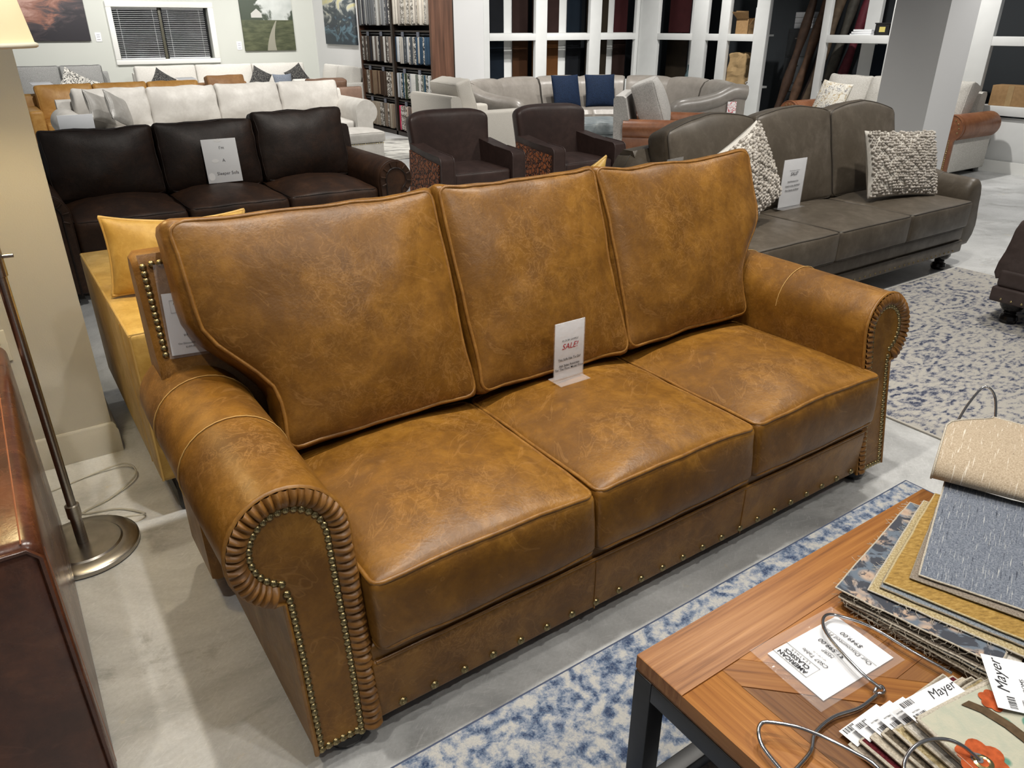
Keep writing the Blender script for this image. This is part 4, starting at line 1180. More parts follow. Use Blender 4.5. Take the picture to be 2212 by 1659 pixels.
tube('border', M_ink, ps, [(-0.079, -0.018, 0.003), (-0.079, 0.062, 0.003), (-0.041, 0.062, 0.003), (-0.041, -0.018, 0.003)], 0.0005, 4, True)
ptext('CS07 Table', 0.0125, -0.026, 0.005, 0, 0.2); ptext('40" x 40" x 18"', 0.005, -0.014, 0.005, 0, 0.2, M_ink_grey)
ptext('MSRP', 0.0105, 0.004, 0.0, 0, 0.2, M_ink, True); ptext('$1,599.00', 0.0145, 0.022, 0.005, 0, 0.2)
ptext('Our Discounted Price', 0.0125, 0.052, -0.004, 0, 0.2, M_ink, True); ptext('$949.00', 0.0145, 0.074, 0.0, 0, 0.2)

# ------------------------------------------------------------------ fabric swatch books on the table
def sheet_vf(A, e1, e2, l1, l2, th, bend=None, n1=12, n2=12, seed=0, amp=0.0):
    """thick fabric sheet: corner A, edge directions e1/e2 in plan, lengths l1/l2; bend(s, t) -> extra (dx, dy, dz)"""
    V = []; F = []; N = n2 + 1
    for lay in (0, 1):
        for i in range(n1 + 1):
            for j in range(n2 + 1):
                s_, t_ = i / n1, j / n2
                x = A[0] + e1[0] * l1 * s_ + e2[0] * l2 * t_; y = A[1] + e1[1] * l1 * s_ + e2[1] * l2 * t_; z = A[2]
                if amp: 
                    z += amp * (noise.noise(Vector((x * 8, y * 8, seed))) + 0.6) * (0.4 + 0.6 * max(abs(2 * s_ - 1), abs(2 * t_ - 1)))
                    ed = noise.noise(Vector((x * 30, y * 30, seed + 3))) * 0.003; x += ed; y += ed
                if bend:
                    d = bend(s_, t_); x += d[0]; y += d[1]; z += d[2]
                V.append((x, y, z + (th if lay else 0)))
    o = (n1 + 1) * N
    for i in range(n1):
        for j in range(n2):
            a = i * N + j
            F.append((a, a + 1, a + N + 1, a + N)); F.append((o + a, o + a + N, o + a + N + 1, o + a + 1))
    for i in range(n1):
        for j in (0, n2):
            a = i * N + j; F.append((a, a + N, o + a + N, o + a))
    for j in range(n2):
        for i in (0, n1):
            a = i * N + j; F.append((a, a + 1, o + a + 1, o + a))
    return V, F
def swatch(name, mat, A, ang, l1, l2, th, label, group=None, bend=None, amp=0.002, seed=0, n=12, serge=None, fray=0):
    e1 = (cos(ang), sin(ang)); e2 = (sin(ang), -cos(ang))
    V, F = sheet_vf((0, 0, 0), e1, e2, l1, l2, th, bend, n, n, seed, amp)
    if serge is None:
        o = fix_normals(mesh_obj(name, V, F, mat, None, True, 60)); o.location = A
        return tag(o, label, 'fabric swatch', group)
    r = empty(name, A, 0, label, 'fabric swatch', group)
    o = fix_normals(mesh_obj('cloth', V, F, mat, r, True, 60))
    N = n + 1; up = N * N
    ring = [V[up + j] for j in range(N)] + [V[up + i * N + n] for i in range(1, N)] + [V[up + n * N + j] for j in range(n - 1, -1, -1)] + [V[up + i * N] for i in range(n - 1, 0, -1)]
    tube('serged_edge', serge, r, [(x, y, z - th * 0.4) for x, y, z in ring], th * 0.62, 5, True)
    if fray:
        rf = random.Random(seed + 77); mbf = MB()
        for k in range(fray):
            side = rf.random() < 0.55; q = rf.random()
            i = int(q * n) if side else 0; j = 0 if side else int(q * n)
            p = Vector(V[i * N + j]).lerp(Vector(V[(i + 1) * N + j] if side else V[i * N + j + 1]), rf.random())
            d = Vector((-e2[0], -e2[1], 0)) if side else Vector((-e1[0], -e1[1], 0))
            w_ = Vector((-d.y, d.x, 0)) * rf.uniform(-0.7, 0.7); L = rf.uniform(0.004, 0.018)
            p.z += th * 0.45
            mbf.add(*tube_vf([p, p + (d + w_ * 0.4) * L * 0.5 + Vector((0, 0, 0.0004)), p + (d + w_) * L + Vector((0, 0, rf.uniform(-0.0006, 0.0006)))], 0.0005, 3))
        fr = mbf.build('frayed_threads', serge, r, True); fr['kind'] = 'stuff'
    return r
def weave(name, a, b_, sc=(200, 200, 1), streak=None, rot=0.0):
    t = NT(name); v = t.coord((1, 1, 1), (0, 0, rot))
    ch = t.new('ShaderNodeTexChecker'); mp = t.new('ShaderNodeMapping'); mp.inputs['Scale'].default_value = sc; t.link(v, mp.inputs[0]); t.link(mp.outputs[0], ch.inputs['Vector']); ch.inputs['Scale'].default_value = 1.0
    nz = t.noise(v, 260, 3, 0.8)
    c = t.ramp(nz, [(0.35, a), (0.62, b_)])
    c = t.mix(t.math('MULTIPLY', ch.outputs['Fac'], 0.35), c, a)
    if streak:
        for (sx, sy, col, th_) in streak:
            vv = t.coord((sx, sy, 1), (0, 0, rot)); f = t.noise(vv, 1.0, 3, 0.6)
            c = t.mix(t.ramp(f, [(th_, 0.0), (th_ + 0.05, 0.85)]), c, col)
    t.bump(nz, 0.6, 0.002); return t.out(c, 0.9, 0, 0.15)
M_sw_blue = weave('slate_tweed', (0.085, 0.10, 0.135), (0.25, 0.275, 0.32), (500, 500, 1), [(14, 340, (0.02, 0.025, 0.04), 0.61), (16, 420, (0.5, 0.51, 0.5), 0.60)], -0.375)
t = NT('gold_velvet'); v = t.coord(); f = t.noise(t.coord((60, 160, 1), (0, 0, 0.5)), 1.0, 4, 0.7)
M_sw_gold = t.out(t.ramp(f, [(0.3, (0.16, 0.085, 0.012)), (0.5, (0.31, 0.18, 0.032)), (0.7, (0.44, 0.28, 0.075))]), 0.7); t.bump(f, 0.4, 0.003)
M_sw_back = weave('beige_backing', (0.36, 0.28, 0.19), (0.58, 0.48, 0.36), (420, 420, 1), [(22, 300, (0.12, 0.09, 0.06), 0.7), (18, 260, (0.74, 0.68, 0.58), 0.62)], -0.375)
t = NT('tapestry_floral'); v = t.coord(); vo = t.new('ShaderNodeTexVoronoi'); t.link(v, vo.inputs['Vector']); vo.inputs['Scale'].default_value = 26
M_sw_tap = t.out(t.mix(t.ramp(t.noise(v, 22, 4, 0.6, 1.5), [(0.46, 0.0), (0.53, 1.0)]), (0.045, 0.05, 0.065), t.ramp(vo.outputs['Distance'], [(0.1, (0.34, 0.22, 0.16)), (0.35, (0.44, 0.33, 0.25)), (0.6, (0.12, 0.15, 0.19))])), 0.9)
M_sw_white = weave('cream_linen', (0.5, 0.47, 0.42), (0.68, 0.65, 0.6)); M_sw_woven = weave('straw_weave', (0.26, 0.19, 0.085), (0.55, 0.47, 0.29), (160, 160, 1))
M_sw_grey = weave('grey_basket', (0.12, 0.14, 0.16), (0.3, 0.33, 0.36), (260, 260, 1)); M_sw_brown = weave('umber_weave', (0.055, 0.042, 0.03), (0.17, 0.14, 0.10)); M_sw_taupe = weave('taupe_weave', (0.16, 0.13, 0.10), (0.32, 0.27, 0.22))
M_sw_burg = weave('burgundy_plush', (0.06, 0.006, 0.01), (0.13, 0.02, 0.025)); M_serge = weave('serging_thread', (0.40, 0.36, 0.29), (0.62, 0.57, 0.48)); M_serge_dk = weave('serging_dark', (0.2, 0.17, 0.13), (0.36, 0.32, 0.26))
M_serge_gold = weave('serging_gold', (0.42, 0.33, 0.17), (0.6, 0.5, 0.3))
G1 = 'stacked fabric swatches at the far end of the coffee table'
stack = [('umber', M_sw_brown, 'dark umber woven swatch at the bottom of the stack beside the price sheet', M_serge_dk), ('taupe', M_sw_taupe, 'taupe woven swatch second from the bottom of the stack beside the price sheet', M_serge),
         ('umber', M_sw_brown, 'dark umber woven swatch third from the bottom of the stack beside the price sheet', M_serge_dk), ('grey', M_sw_grey, 'charcoal basket-weave swatch fourth from the bottom of the stack beside the price sheet', M_serge_dk),
         ('taupe', M_sw_taupe, 'taupe woven swatch fifth from the bottom of the stack beside the price sheet', M_serge), ('brown', M_sw_brown, 'dark umber woven swatch just under the cream linen swatch', M_serge_dk),
         ('white', M_sw_white, 'cream linen swatch under the dark tapestry floral swatch', M_serge), ('tap', M_sw_tap, 'dark tapestry swatch with rose flowers peeking out of the stack', M_serge), ('woven', M_sw_woven, 'straw coloured open-weave swatch below the gold velvet', M_serge)]
z = 0.4595
offs = [(1.248, 0.585, 6, 0.42, 0.30), (1.242, 0.592, 8, 0.42, 0.30), (1.246, 0.590, 5, 0.42, 0.30), (1.238, 0.600, 9, 0.42, 0.30), (1.236, 0.606, 10, 0.42, 0.30), (1.243, 0.604, 11, 0.42, 0.30), (1.262, 0.596, 12, 0.42, 0.30), (1.236, 0.617, 11, 0.43, 0.30), (1.278, 0.572, 15, 0.42, 0.30)]
for i, (key, m_, lb, sg_) in enumerate(stack):
    x, y, a_, l1, l2 = offs[i]
    if key == 'woven': l2 = 0.36
    swatch('fabric_swatch', m_, (x, y, z), radians(a_), l1, l2, 0.0035, lb, G1, None, 0.0012, i, 12, sg_, 60)
    z += 0.0056
swatch('fabric_swatch', M_sw_grey, (1.300, 0.560, z), radians(15.5), 0.42, 0.40, 0.0035, 'grey basket-weave swatch right under the gold velvet', G1, None, 0.0012, 21, 12, M_serge_dk); z += 0.0055
swatch('fabric_swatch', M_sw_gold, (1.312, 0.561, z), radians(15.5), 0.42, 0.42, 0.004, 'golden velvet swatch fanned out below the slate blue swatch', G1, None, 0.0014, 22, 12, M_serge_gold); z += 0.0065
swatch('fabric_swatch', M_sw_taupe, (1.362, 0.535, z), radians(19), 0.40, 0.40, 0.0035, 'taupe backing swatch between the gold velvet and the slate blue swatch', G1, None, 0.0012, 23, 12, M_serge_dk); z += 0.0055
swatch('fabric_swatch', M_sw_blue, (1.378, 0.526, z), radians(21.5), 0.42, 0.42, 0.004, 'slate blue tweed swatch with pale and black slubs on top of the stack', G1, None, 0.0014, 24, 12, M_serge); z += 0.006
# beige swatch folded back over the stack
def fold(s_, t_):
    b_ = 0.16 * s_
    return (0, 0, 0)
V = []; F = []
e1 = Vector((0.93, 0.37, 0)); e2 = Vector((0.40, -0.917, 0)); base = Vector((1.735, 0.700, z))
prof = [(0.34, 0.0), (0.2, 0.0), (0.06, 0.001), (0.01, 0.006), (-0.012, 0.024), (-0.008, 0.046), (0.02, 0.066), (0.08, 0.082), (0.16, 0.086), (0.25, 0.078), (0.33, 0.062)]
prof = [(p.x, p.y) for p in spline([(a, b_, 0) for a, b_ in prof], 3)]
W = 0.44; nj = 14
def pos(i, j, lay):
    a, h = prof[i]; t_ = j / nj
    k = max(0, min(len(prof) - 1, i)); p0 = prof[max(0, k - 1)]; p1 = prof[min(len(prof) - 1, k + 1)]
    nx_, nz_ = -(p1[1] - p0[1]), (p1[0] - p0[0]); L = math.hypot(nx_, nz_) or 1
    a += lay * 0.004 * nx_ / L * -1; h += lay * 0.004 * nz_ / L * -1
    cut = 0.10 * smooth01(a, 0.16, 0.33) if (i > len(prof) // 2) else 0.0
    h *= (1 - 0.35 * t_ * (i > 12)); 
    return base + e1 * a + e2 * (W * t_ + cut * (1 - t_)) + Vector((0, 0, max(0.0, h) + lay * 0.0))
for lay in (0, 1):
    for i in range(len(prof)):
        for j in range(nj + 1): V.append(pos(i, j, lay))
N = nj + 1; o_ = len(prof) * N
for i in range(len(prof) - 1):
    for j in range(nj):
        a = i * N + j; F.append((a, a + 1, a + N + 1, a + N)); F.append((o_ + a, o_ + a + N, o_ + a + N + 1, o_ + a + 1))
    for j in (0, nj): a = i * N + j; F.append((a, a + N, o_ + a + N, o_ + a))
for j in range(nj):
    for i in (0, len(prof) - 1): a = i * N + j; F.append((a, a + 1, o_ + a + 1, o_ + a))
fd = empty('fabric_swatch', (0, 0, 0), 0, 'beige swatch folded back over the stack showing its woven backing and a paper label', 'fabric swatch', G1)
fix_normals(mesh_obj('cloth', V, F, M_sw_back, fd, True, 60))
i0 = len(prof) - 1
tube('serged_edge', M_serge, fd, [pos(i0, j, 0) for j in range(nj + 1)], 0.0028, 5)
tube('serged_edge', M_serge, fd, [pos(i, 0, 0) for i in range(8, len(prof))], 0.0028, 5)
# paper label glued to it
lab_c = pos(i0 - 2, 5, 0) + Vector((0, 0, 0.006))
LBL = empty('paper_label', lab_c, math.atan2(e2.y, e2.x), 'white paper label printed Losley Honey on the folded beige swatch', 'label')
rbox('sheet', M_paper, LBL, (0.06, -0.02, 0.004), (0.17, 0.085, 0.0006), 0.0002, rot=(radians(-9), radians(9), 0))
for (tx, sz, x, y) in (('Losley Honey', 0.009, -0.01, 0.0), ('CONTENTS', 0.0055, -0.01, -0.014), ('100% Polyester', 0.0055, -0.01, -0.023)):
    text(LBL, tx, sz, (x, y, 0.0135), (radians(-9), radians(9), 0), M_ink_grey, 'LEFT')
# hook of its hanger
hk = empty('wire_hanger', (0, 0, 0), 0, 'chrome wire hanger hook rising behind the folded beige swatch', 'hanger', 'chrome swatch hangers')
tube('hook', M_chrome, hk, spline([(2.04, 0.80, 0.55), (2.075, 0.80, 0.60), (2.11, 0.79, 0.65), (2.12, 0.775, 0.655), (2.125, 0.755, 0.63), (2.11, 0.735, 0.58), (2.10, 0.73, 0.545)], 5), 0.0034, 8)
tube('bar', M_chrome, hk, [(2.03, 0.81, 0.55), (2.10, 0.73, 0.545), (2.28, 0.52, 0.54)], 0.0028, 8)

# second swatch book with printed labels, nearer the table edge
G2 = 'labelled swatch book on the near half of the coffee table'
z2 = 0.4595
M_sw_oat = weave('oat_weave', (0.36, 0.31, 0.24), (0.6, 0.54, 0.44), (180, 180, 1))
M_bar = plain('barcode_ink', (0.03, 0.03, 0.035), 0.6)
def barcode(parent, x, y, z_, w, h, seed, rot=0.0):
    mb = MB(); rr = random.Random(seed); p = 0.0
    while p < w:
        bwid = rr.choice((0.0008, 0.0013, 0.002)); mb.add(*box_vf(x + p, x + p + bwid, y, y + h, z_, z_ + 0.0002)); p += bwid + rr.choice((0.0009, 0.0015, 0.002))
    return mb.build('barcode', M_bar, parent, False)
book = [(M_sw_taupe, 'taupe woven swatch at the bottom of the labelled swatch book'), (M_sw_burg, 'burgundy plush swatch in the labelled swatch book'), (M_sw_oat, 'oatmeal weave swatch above the burgundy one in the labelled swatch book'),
        (M_sw_brown, 'dark umber swatch in the labelled swatch book'), (M_sw_woven, 'straw weave swatch in the labelled swatch book'), (M_sw_white, 'cream linen swatch in the labelled swatch book'), (M_sw_oat, 'oatmeal swatch right under the flowered swatch')]
for i, (m_, lb) in enumerate(book):
    x, y = 0.955 + 0.012 * i, 0.392 - 0.010 * i
    swatch('fabric_swatch', m_, (x, y, z2), radians(-2 - 1.2 * i), 1.232 - x, 0.40, 0.006, lb, G2, None, 0.0008, 40 + i, 12, M_serge)
    z2 += 0.0105
# flowered top swatch
t = NT('garden_print'); v = t.coord()
vo = t.new('ShaderNodeTexVoronoi'); mp_ = t.new('ShaderNodeMapping'); mp_.inputs['Location'].default_value = (0.03, 0.02, 0); t.link(v, mp_.inputs[0]); t.link(mp_.outputs[0], vo.inputs['Vector']); vo.inputs['Scale'].default_value = 22
lf = t.noise(v, 30, 3, 0.6, 1.0)
c = t.mix(t.ramp(vo.outputs['Distance'], [(0.26, 1.0), (0.32, 0.0)]), (0.47, 0.46, 0.36), (0.09, 0.24, 0.18))
c = t.mix(t.ramp(lf, [(0.45, 0.0), (0.7, 0.4)]), c, (0.3, 0.36, 0.3))
M_garden = t.out(c, 0.85); t.bump(t.noise(v, 300, 2), 0.3, 0.002)
gs = empty('fabric_swatch', (1.02, 0.330, z2 + 0.004), radians(-11), 'flowered swatch with orange blooms and a brown branch on top of the labelled book', 'fabric swatch', G2)
V, F = sheet_vf((0, 0, 0), (1, 0), (0, -1), 0.36, 0.40, 0.005, lambda s_, t_: (0, 0, 0.01 * sin(pi * s_) * (1 - t_) ** 2), 14, 14, 3, 0.001)
fix_normals(mesh_obj('cloth', V, F, M_garden, gs, True, 60))
tube('serged_edge', M_serge, gs, [(0.36 * q / 14, 0.001, 0.004 + 0.01 * sin(pi * q / 14)) for q in range(15)], 0.0035, 6)
tube('serged_edge', M_serge, gs, [(0.0, -0.4 * q / 14, 0.004) for q in range(15)], 0.0035, 6)
def flat(name, pts, mat, z_, parent): return mesh_obj(name, [(x, y, z_ + 0.01 * sin(pi * min(1, max(0, x / 0.36))) * (1 + y / 0.4) ** 2) for x, y in pts], [tuple(range(len(pts)))], mat, parent, False)
M_or = plain('print_orange', (0.42, 0.085, 0.025), 0.85, 0, 0.2, 0.3, 90); M_br = plain('print_bark', (0.10, 0.065, 0.035), 0.85, 0, 0.2, 0.25, 90); M_ye = plain('print_yellow', (0.55, 0.36, 0.05), 0.85, 0, 0.2, 0.2, 80); M_gy = plain('print_slate', (0.13, 0.13, 0.14), 0.85)
def bloom(cx_, cy_, r, mat, k=6, z_=0.0072, nm='printed_bloom'):
    return flat(nm, [(cx_ + r * (0.8 + 0.2 * abs(cos(k / 2 * a))) * cos(a), cy_ + r * (0.8 + 0.2 * abs(cos(k / 2 * a))) * sin(a)) for a in [2 * pi * q / 36 for q in range(36)]], mat, z_, gs)
bloom(0.012 + 0.012, -0.095, 0.038, M_or); bloom(0.02, -0.088, 0.010, M_gy, 4, 0.0078, 'printed_bloom_heart'); bloom(0.135, -0.028, 0.022, M_or); bloom(0.23, -0.13, 0.032, M_ye); bloom(0.25, -0.05, 0.018, M_ye)
brp = [(0.09, -0.012), (0.105, -0.035), (0.115, -0.07), (0.118, -0.11), (0.122, -0.16), (0.13, -0.22)]
flat('printed_branch', [(x - 0.009, y) for x, y in brp] + [(x + 0.009, y) for x, y in brp[::-1]], M_br, 0.0075, gs)
brp = [(0.155, -0.04), (0.175, -0.05), (0.185, -0.075), (0.18, -0.10)]
flat('printed_branch', [(x - 0.006, y) for x, y in brp] + [(x + 0.006, y) for x, y in brp[::-1]], M_br, 0.0075, gs)
gm = lathe('grommet', M_brass_b, gs, [(0.0075, 0.004), (0.0075, 0.0085), (0.010, 0.0098), (0.0145, 0.0088), (0.0155, 0.0065)], 20, (0.022, -0.098, 0))
# printed paper labels of the book
def label(loc, rz, w, h, lb, lines, bars, tilt=(0, 0), grp='printed swatch labels'):
    L = empty('swatch_label', loc, rz, lb, 'label', grp)
    L.rotation_euler = (tilt[0], tilt[1], rz)
    rbox('sheet', M_paper, L, (0, 0, 0), (w, h, 0.0006), 0.0002)
    for (tx, sz, x, y, sh_) in lines: text(L, tx, sz, (x, y, 0.0008), (0, 0, 0), M_ink, 'LEFT', sh_)
    for (x, y, bw_, bh, sd) in bars: barcode(L, x, y, 0.0006, bw_, bh, sd)
    return L
label((1.205, 0.262, z2 + 0.028), radians(62 - 20), 0.105, 0.10, 'white label printed BELL BLOOMS JADE on the flowered swatch',
      [('BELL BLOOMS', 0.0095, -0.045, -0.004, 0), ('PATTERN', 0.004, -0.045, 0.006, 0), ('COLOR', 0.004, -0.045, -0.014, 0), ('JADE', 0.0095, -0.045, -0.023, 0), ('CONTENTS', 0.004, -0.045, -0.036, 0), ('Mayer', 0.026, -0.02, 0.03, 0.3)], [(-0.048, 0.018, 0.022, 0.012, 4)], (radians(5), radians(-8)))
label((1.09, 0.341, z2 - 0.0018), radians(-8), 0.13, 0.042, 'long white label printed Mayer with barcodes between the book swatches', [('Mayer', 0.024, 0.0, 0.006, 0.3), ('PATTERN', 0.004, -0.055, -0.004, 0)], [(-0.06, 0.008, 0.028, 0.010, 6), (-0.06, -0.018, 0.028, 0.010, 7)], (0, 0))
for i in range(6):
    label((1.012 + 0.016 * i, 0.397 - 0.0115 * i, 0.4595 + 0.0105 * i + 0.0083), radians(-2 - 1.2 * i), 0.105, 0.036, ('white barcode label on the lowest sheets of the labelled book', 'white barcode label second from the table in the labelled book', 'white barcode label third from the table in the labelled book', 'white barcode label fourth from the table in the labelled book', 'white barcode label fifth from the table in the labelled book', 'white barcode label nearest the flowered swatch in the labelled book')[i],
          [('Mayer', 0.016, -0.03, 0.004, 0.3)] if i in (0, 1) else [('PATTERN', 0.004, -0.045, 0.009, 0)], [(-0.046, -0.012 if i > 1 else 0.006, 0.026, 0.010, 20 + i)] + ([(-0.01, -0.012, 0.03, 0.008, 50 + i)] if i > 1 else []), (0, 0))
# chrome hangers lying on the table
W1 = [(1.099, 0.425), (1.099, 0.466), (1.122, 0.54), (1.144, 0.577), (1.173, 0.593), (1.199, 0.581), (1.225, 0.526), (1.231, 0.444), (1.24, 0.372)]
hg = empty('wire_hanger', (0, 0, 0), 0, 'chrome wire hanger looping over the price sheet on the coffee table', 'hanger', 'chrome swatch hangers')
tube('bar', M_chrome, hg, spline([(x, y, 0.469 + (0.008 if 0 < i < 5 else 0.004)) for i, (x, y) in enumerate(W1)], 6), 0.0033, 8)
tube('loop', M_chrome, hg, [(1.097 + 0.011 * cos(a), 0.426 + 0.007 * sin(a), 0.4685 + 0.003 * sin(2 * a)) for a in [2 * pi * k / 16 for k in range(16)]], 0.0032, 8, True)
tube('hook', M_chrome, hg, spline([(x, y, 0.4655) for x, y in [(1.087, 0.425), (1.035, 0.426), (0.980, 0.440), (0.925, 0.438), (0.887, 0.420), (0.823, 0.412)]], 6), 0.0036, 8)
tube('hook', M_chrome, hg, spline([(0.815, 0.405, 0.4665), (0.822, 0.462, 0.474), (0.831, 0.483, 0.482), (0.845, 0.492, 0.487), (0.86, 0.487, 0.488), (0.889, 0.454, 0.49), (0.908, 0.414, 0.492), (0.918, 0.37, 0.497), (0.921, 0.335, 0.502), (0.912, 0.30, 0.50)], 6), 0.0036, 8)
hg2 = empty('wire_hanger', (0, 0, 0), 0, 'chrome wire ring passing through the brass grommet of the flowered swatch', 'hanger', 'chrome swatch hangers')
tube('ring', M_chrome, hg2, spline([(0.89, 0.25, 0.548), (0.902, 0.287, 0.555), (0.933, 0.298, 0.562), (0.967, 0.294, 0.566), (0.996, 0.278, 0.565), (1.011, 0.258, 0.56), (1.022, 0.236, 0.545)], 6), 0.003, 8)
# ------------------------------------------------------------------ furniture further back
M_ochre = leather('ochre_leather', (0.36, 0.17, 0.035), (0.46, 0.24, 0.06), (0.55, 0.32, 0.1), 0.45, 5, 0, 0.1, 0.35)
M_caramel = leather('caramel_leather', (0.27, 0.13, 0.05), (0.36, 0.19, 0.08), (0.45, 0.25, 0.11), 0.45, 5, 0, 0.1, 0.35)
M_cocoa = leather('cocoa_leather', (0.10, 0.055, 0.035), (0.15, 0.085, 0.055), (0.2, 0.12, 0.08), 0.45, 5, 0, 0.1, 0.35)
M_saddle = leather('saddle_leather', (0.16, 0.058, 0.025), (0.23, 0.09, 0.04), (0.3, 0.13, 0.06), 0.35, 5, 0.1, 0.08, 0.45)
M_greige = leather('greige_leather', (0.17, 0.152, 0.132), (0.21, 0.19, 0.167), (0.25, 0.228, 0.203), 0.34, 3, 0, 0.05, 0.45)
M_tweed = fabric('grey_tweed', (0.19, 0.19, 0.185), (0.36, 0.36, 0.35), 0.95, 160)
M_cream = fabric('cream_boucle', (0.53, 0.51, 0.47), (0.63, 0.61, 0.57), 0.95, 90)
M_beige = fabric('beige_linen', (0.47, 0.44, 0.39), (0.55, 0.52, 0.47), 0.9, 150)
M_heather = fabric('heather_fabric', (0.36, 0.345, 0.325), (0.56, 0.54, 0.51), 0.95, 110)
M_oyster = fabric('oyster_chenille', (0.43, 0.41, 0.37), (0.6, 0.58, 0.54), 0.95, 100)
M_teal = leather('steel_blue_leather', (0.16, 0.19, 0.2), (0.23, 0.26, 0.27), (0.42, 0.45, 0.45), 0.35, 3, 0, 0.05, 0.4)
M_navy = fabric('navy_velvet', (0.002, 0.007, 0.02), (0.005, 0.015, 0.042), 0.8, 60)
M_slatefab = fabric('slate_fabric', (0.10, 0.12, 0.15), (0.2, 0.22, 0.26), 0.9, 90)
def pattern(name, a, b_, sc=40, th=0.5):
    t = NT(name); v = t.coord(); n_ = t.noise(v, sc, 3, 0.5, 2.0)
    return t.out(t.ramp(n_, [(th - 0.03, a), (th + 0.03, b_)]), 0.9)
M_blackpat = pattern('black_jacquard', (0.008, 0.008, 0.01), (0.16, 0.155, 0.14), 60, 0.55)
M_tribal = pattern('tribal_print', (0.02, 0.02, 0.02), (0.62, 0.6, 0.55), 30, 0.47)
t = NT('botanical_print'); v = t.coord(); n_ = t.noise(v, 12, 3, 0.5, 2.2)
rid = t.math('ABSOLUTE', t.math('SUBTRACT', n_, 0.5)); n3 = t.noise(v, 9, 2)
M_botanic = t.out(t.mix(t.ramp(rid, [(0.015, 1.0), (0.04, 0.0)]), (0.68, 0.65, 0.58), t.ramp(n3, [(0.4, (0.16, 0.17, 0.2)), (0.55, (0.42, 0.3, 0.13))])), 0.9)

couch('ochre_sofa', (1.72, 11.2, 0), 0, 'ochre tan leather sofa behind the pale stone sofa', M_ochre, 1.0, 3, 3, ('box', 0.16, 0.62), 0.95, 0.46, 0.86, 0.17, 0.18, 0.05, 0.004, 0.04, 14, seed=120, wr=0.012)
for i, (x, lb) in enumerate(((0.82, 'white price sheet lying on the ochre sofa back near the tweed sofa'), (2.6, 'white price sheet lying on the ochre sofa back near the cream sectional'))):
    c_ = rbox('price_card', M_paper, None, (x, 11.92, 0.891), (0.24, 0.16, 0.004), 0.001, rot=(radians(8), 0, radians(8)))
    tag(c_, lb, 'card')
couch('tweed_sofa', (1.32, 14.2, 0), 0, 'grey tweed sofa against the back wall below the sunset painting', M_tweed, 0.62, 2, 2, ('box', 0.12, 0.62), 0.95, 0.46, 0.97, 0.17, 0.18, 0.05, 0.005, 0.03, 12, seed=130, cmat=plain('charcoal_cord', (0.06, 0.06, 0.06), 0.8))
p = pillow('throw_pillow', M_tribal, None, 0.38, 0.38, 0.13, (1.45, 14.5, 0.735), (radians(-20), radians(32), radians(10)), 10); tag(p, 'black and white tribal pattern pillow tilted on the grey tweed sofa', 'pillow')
p = pillow('throw_pillow', M_tribal, None, 0.34, 0.34, 0.12, (1.73, 14.3, 0.614), (radians(-20), radians(14), radians(-16)), 10); tag(p, 'black and white tribal pattern pillow leaning on the arm of the grey tweed sofa', 'pillow')
couch('cream_sectional', (3.9, 14.2, 0), 0, 'cream upholstered sofa section along the back wall under the farm road painting', M_cream, 1.47, 3, 3, None, 0.95, 0.46, 0.93, 0.17, 0.2, 0.05, 0.0, 0.04, 12, seed=140, frame_half=1.47)
couch('cream_sectional', (4.88, 13.36, 0), -pi / 2, 'cream upholstered sofa section along the side wall under the abstract painting', M_cream, 0.64, 2, 2, ('box', 0.15, 0.7), 0.95, 0.46, 0.93, 0.17, 0.2, 0.05, 0.0, 0.04, 12, seed=150)
for i, (x, y, z, ry, m_, lb) in enumerate(((4.42, 14.45, 0.743, 0.5, M_blackpat, 'black jacquard pillow on the cream sofa section beside the slate pillow'), (4.78, 14.3, 0.657, 0.0, M_slatefab, 'slate grey pillow lying between jacquard pillows on the cream sofa'),
                                        (5.12, 14.5, 0.764, -0.5, M_blackpat, 'black jacquard pillow on the cream sofa near the room corner'), (2.75, 14.35, 0.748, 0.6, M_blackpat, 'black jacquard pillow at the open end of the cream sofa section'))):
    p = pillow('throw_pillow', m_, None, 0.35, 0.35, 0.12, (x, y, z - 0.04), (radians(-18), ry, 0), 10); tag(p, lb, 'pillow')
couch('caramel_armchair', (3.45, 12.3, 0), radians(8), 'caramel leather armchair standing behind the pale stone sofa', M_caramel, 0.3, 1, 1, ('box', 0.13, 0.6), 0.85, 0.45, 0.86, 0.16, 0.16, 0.05, 0.004, 0.03, 12, cat='armchair', seed=160)
couch('cocoa_armchair', (4.36, 11.75, 0), pi, 'cocoa brown leather armchair seen from behind near the sample rack', M_cocoa, 0.3, 1, 1, ('roll', 0.1, 0.62, 0.15), 0.85, 0.45, 0.86, 0.16, 0.16, 0.05, 0.004, 0.03, 12, cat='armchair', seed=170)
om = empty('ottoman', (3.72, 8.75, 0), 0, 'stone leather ottoman with nailhead trim in front of the pale stone sofa', 'ottoman')
cushion('top_cushion', M_lightgrey, om, (0.56, 0.5, 0.12), 0.03, (0, 0, (0.03, 0)), (8, 8, 3), 'z', 0.004, None, (0, 0, 0.37))
rbox('body', M_lightgrey, om, (0, 0, 0.2), (0.52, 0.46, 0.22), 0.02)
for k in range(18): nail(om, (-0.25 + k * 0.5 / 17, -0.231, 0.3), (0, -1, 0), 0.007, M_brass_b)
for sx in (-0.2, 0.2):
    for sy in (-0.17, 0.17): rbox('leg', M_black_wood, om, (sx, sy, 0.045), (0.05, 0.05, 0.09), 0.004)
couch('beige_recliner', (5.62, 8.42, 0), pi / 2, 'beige linen reclining chair turned towards the greige sectional', M_beige, 0.33, 1, 1, ('box', 0.19, 0.64), 1.05, 0.46, 0.97, 0.17, 0.22, 0.05, 0.004, 0.03, 16, cat='chair', seed=180, frame_z=0.82)
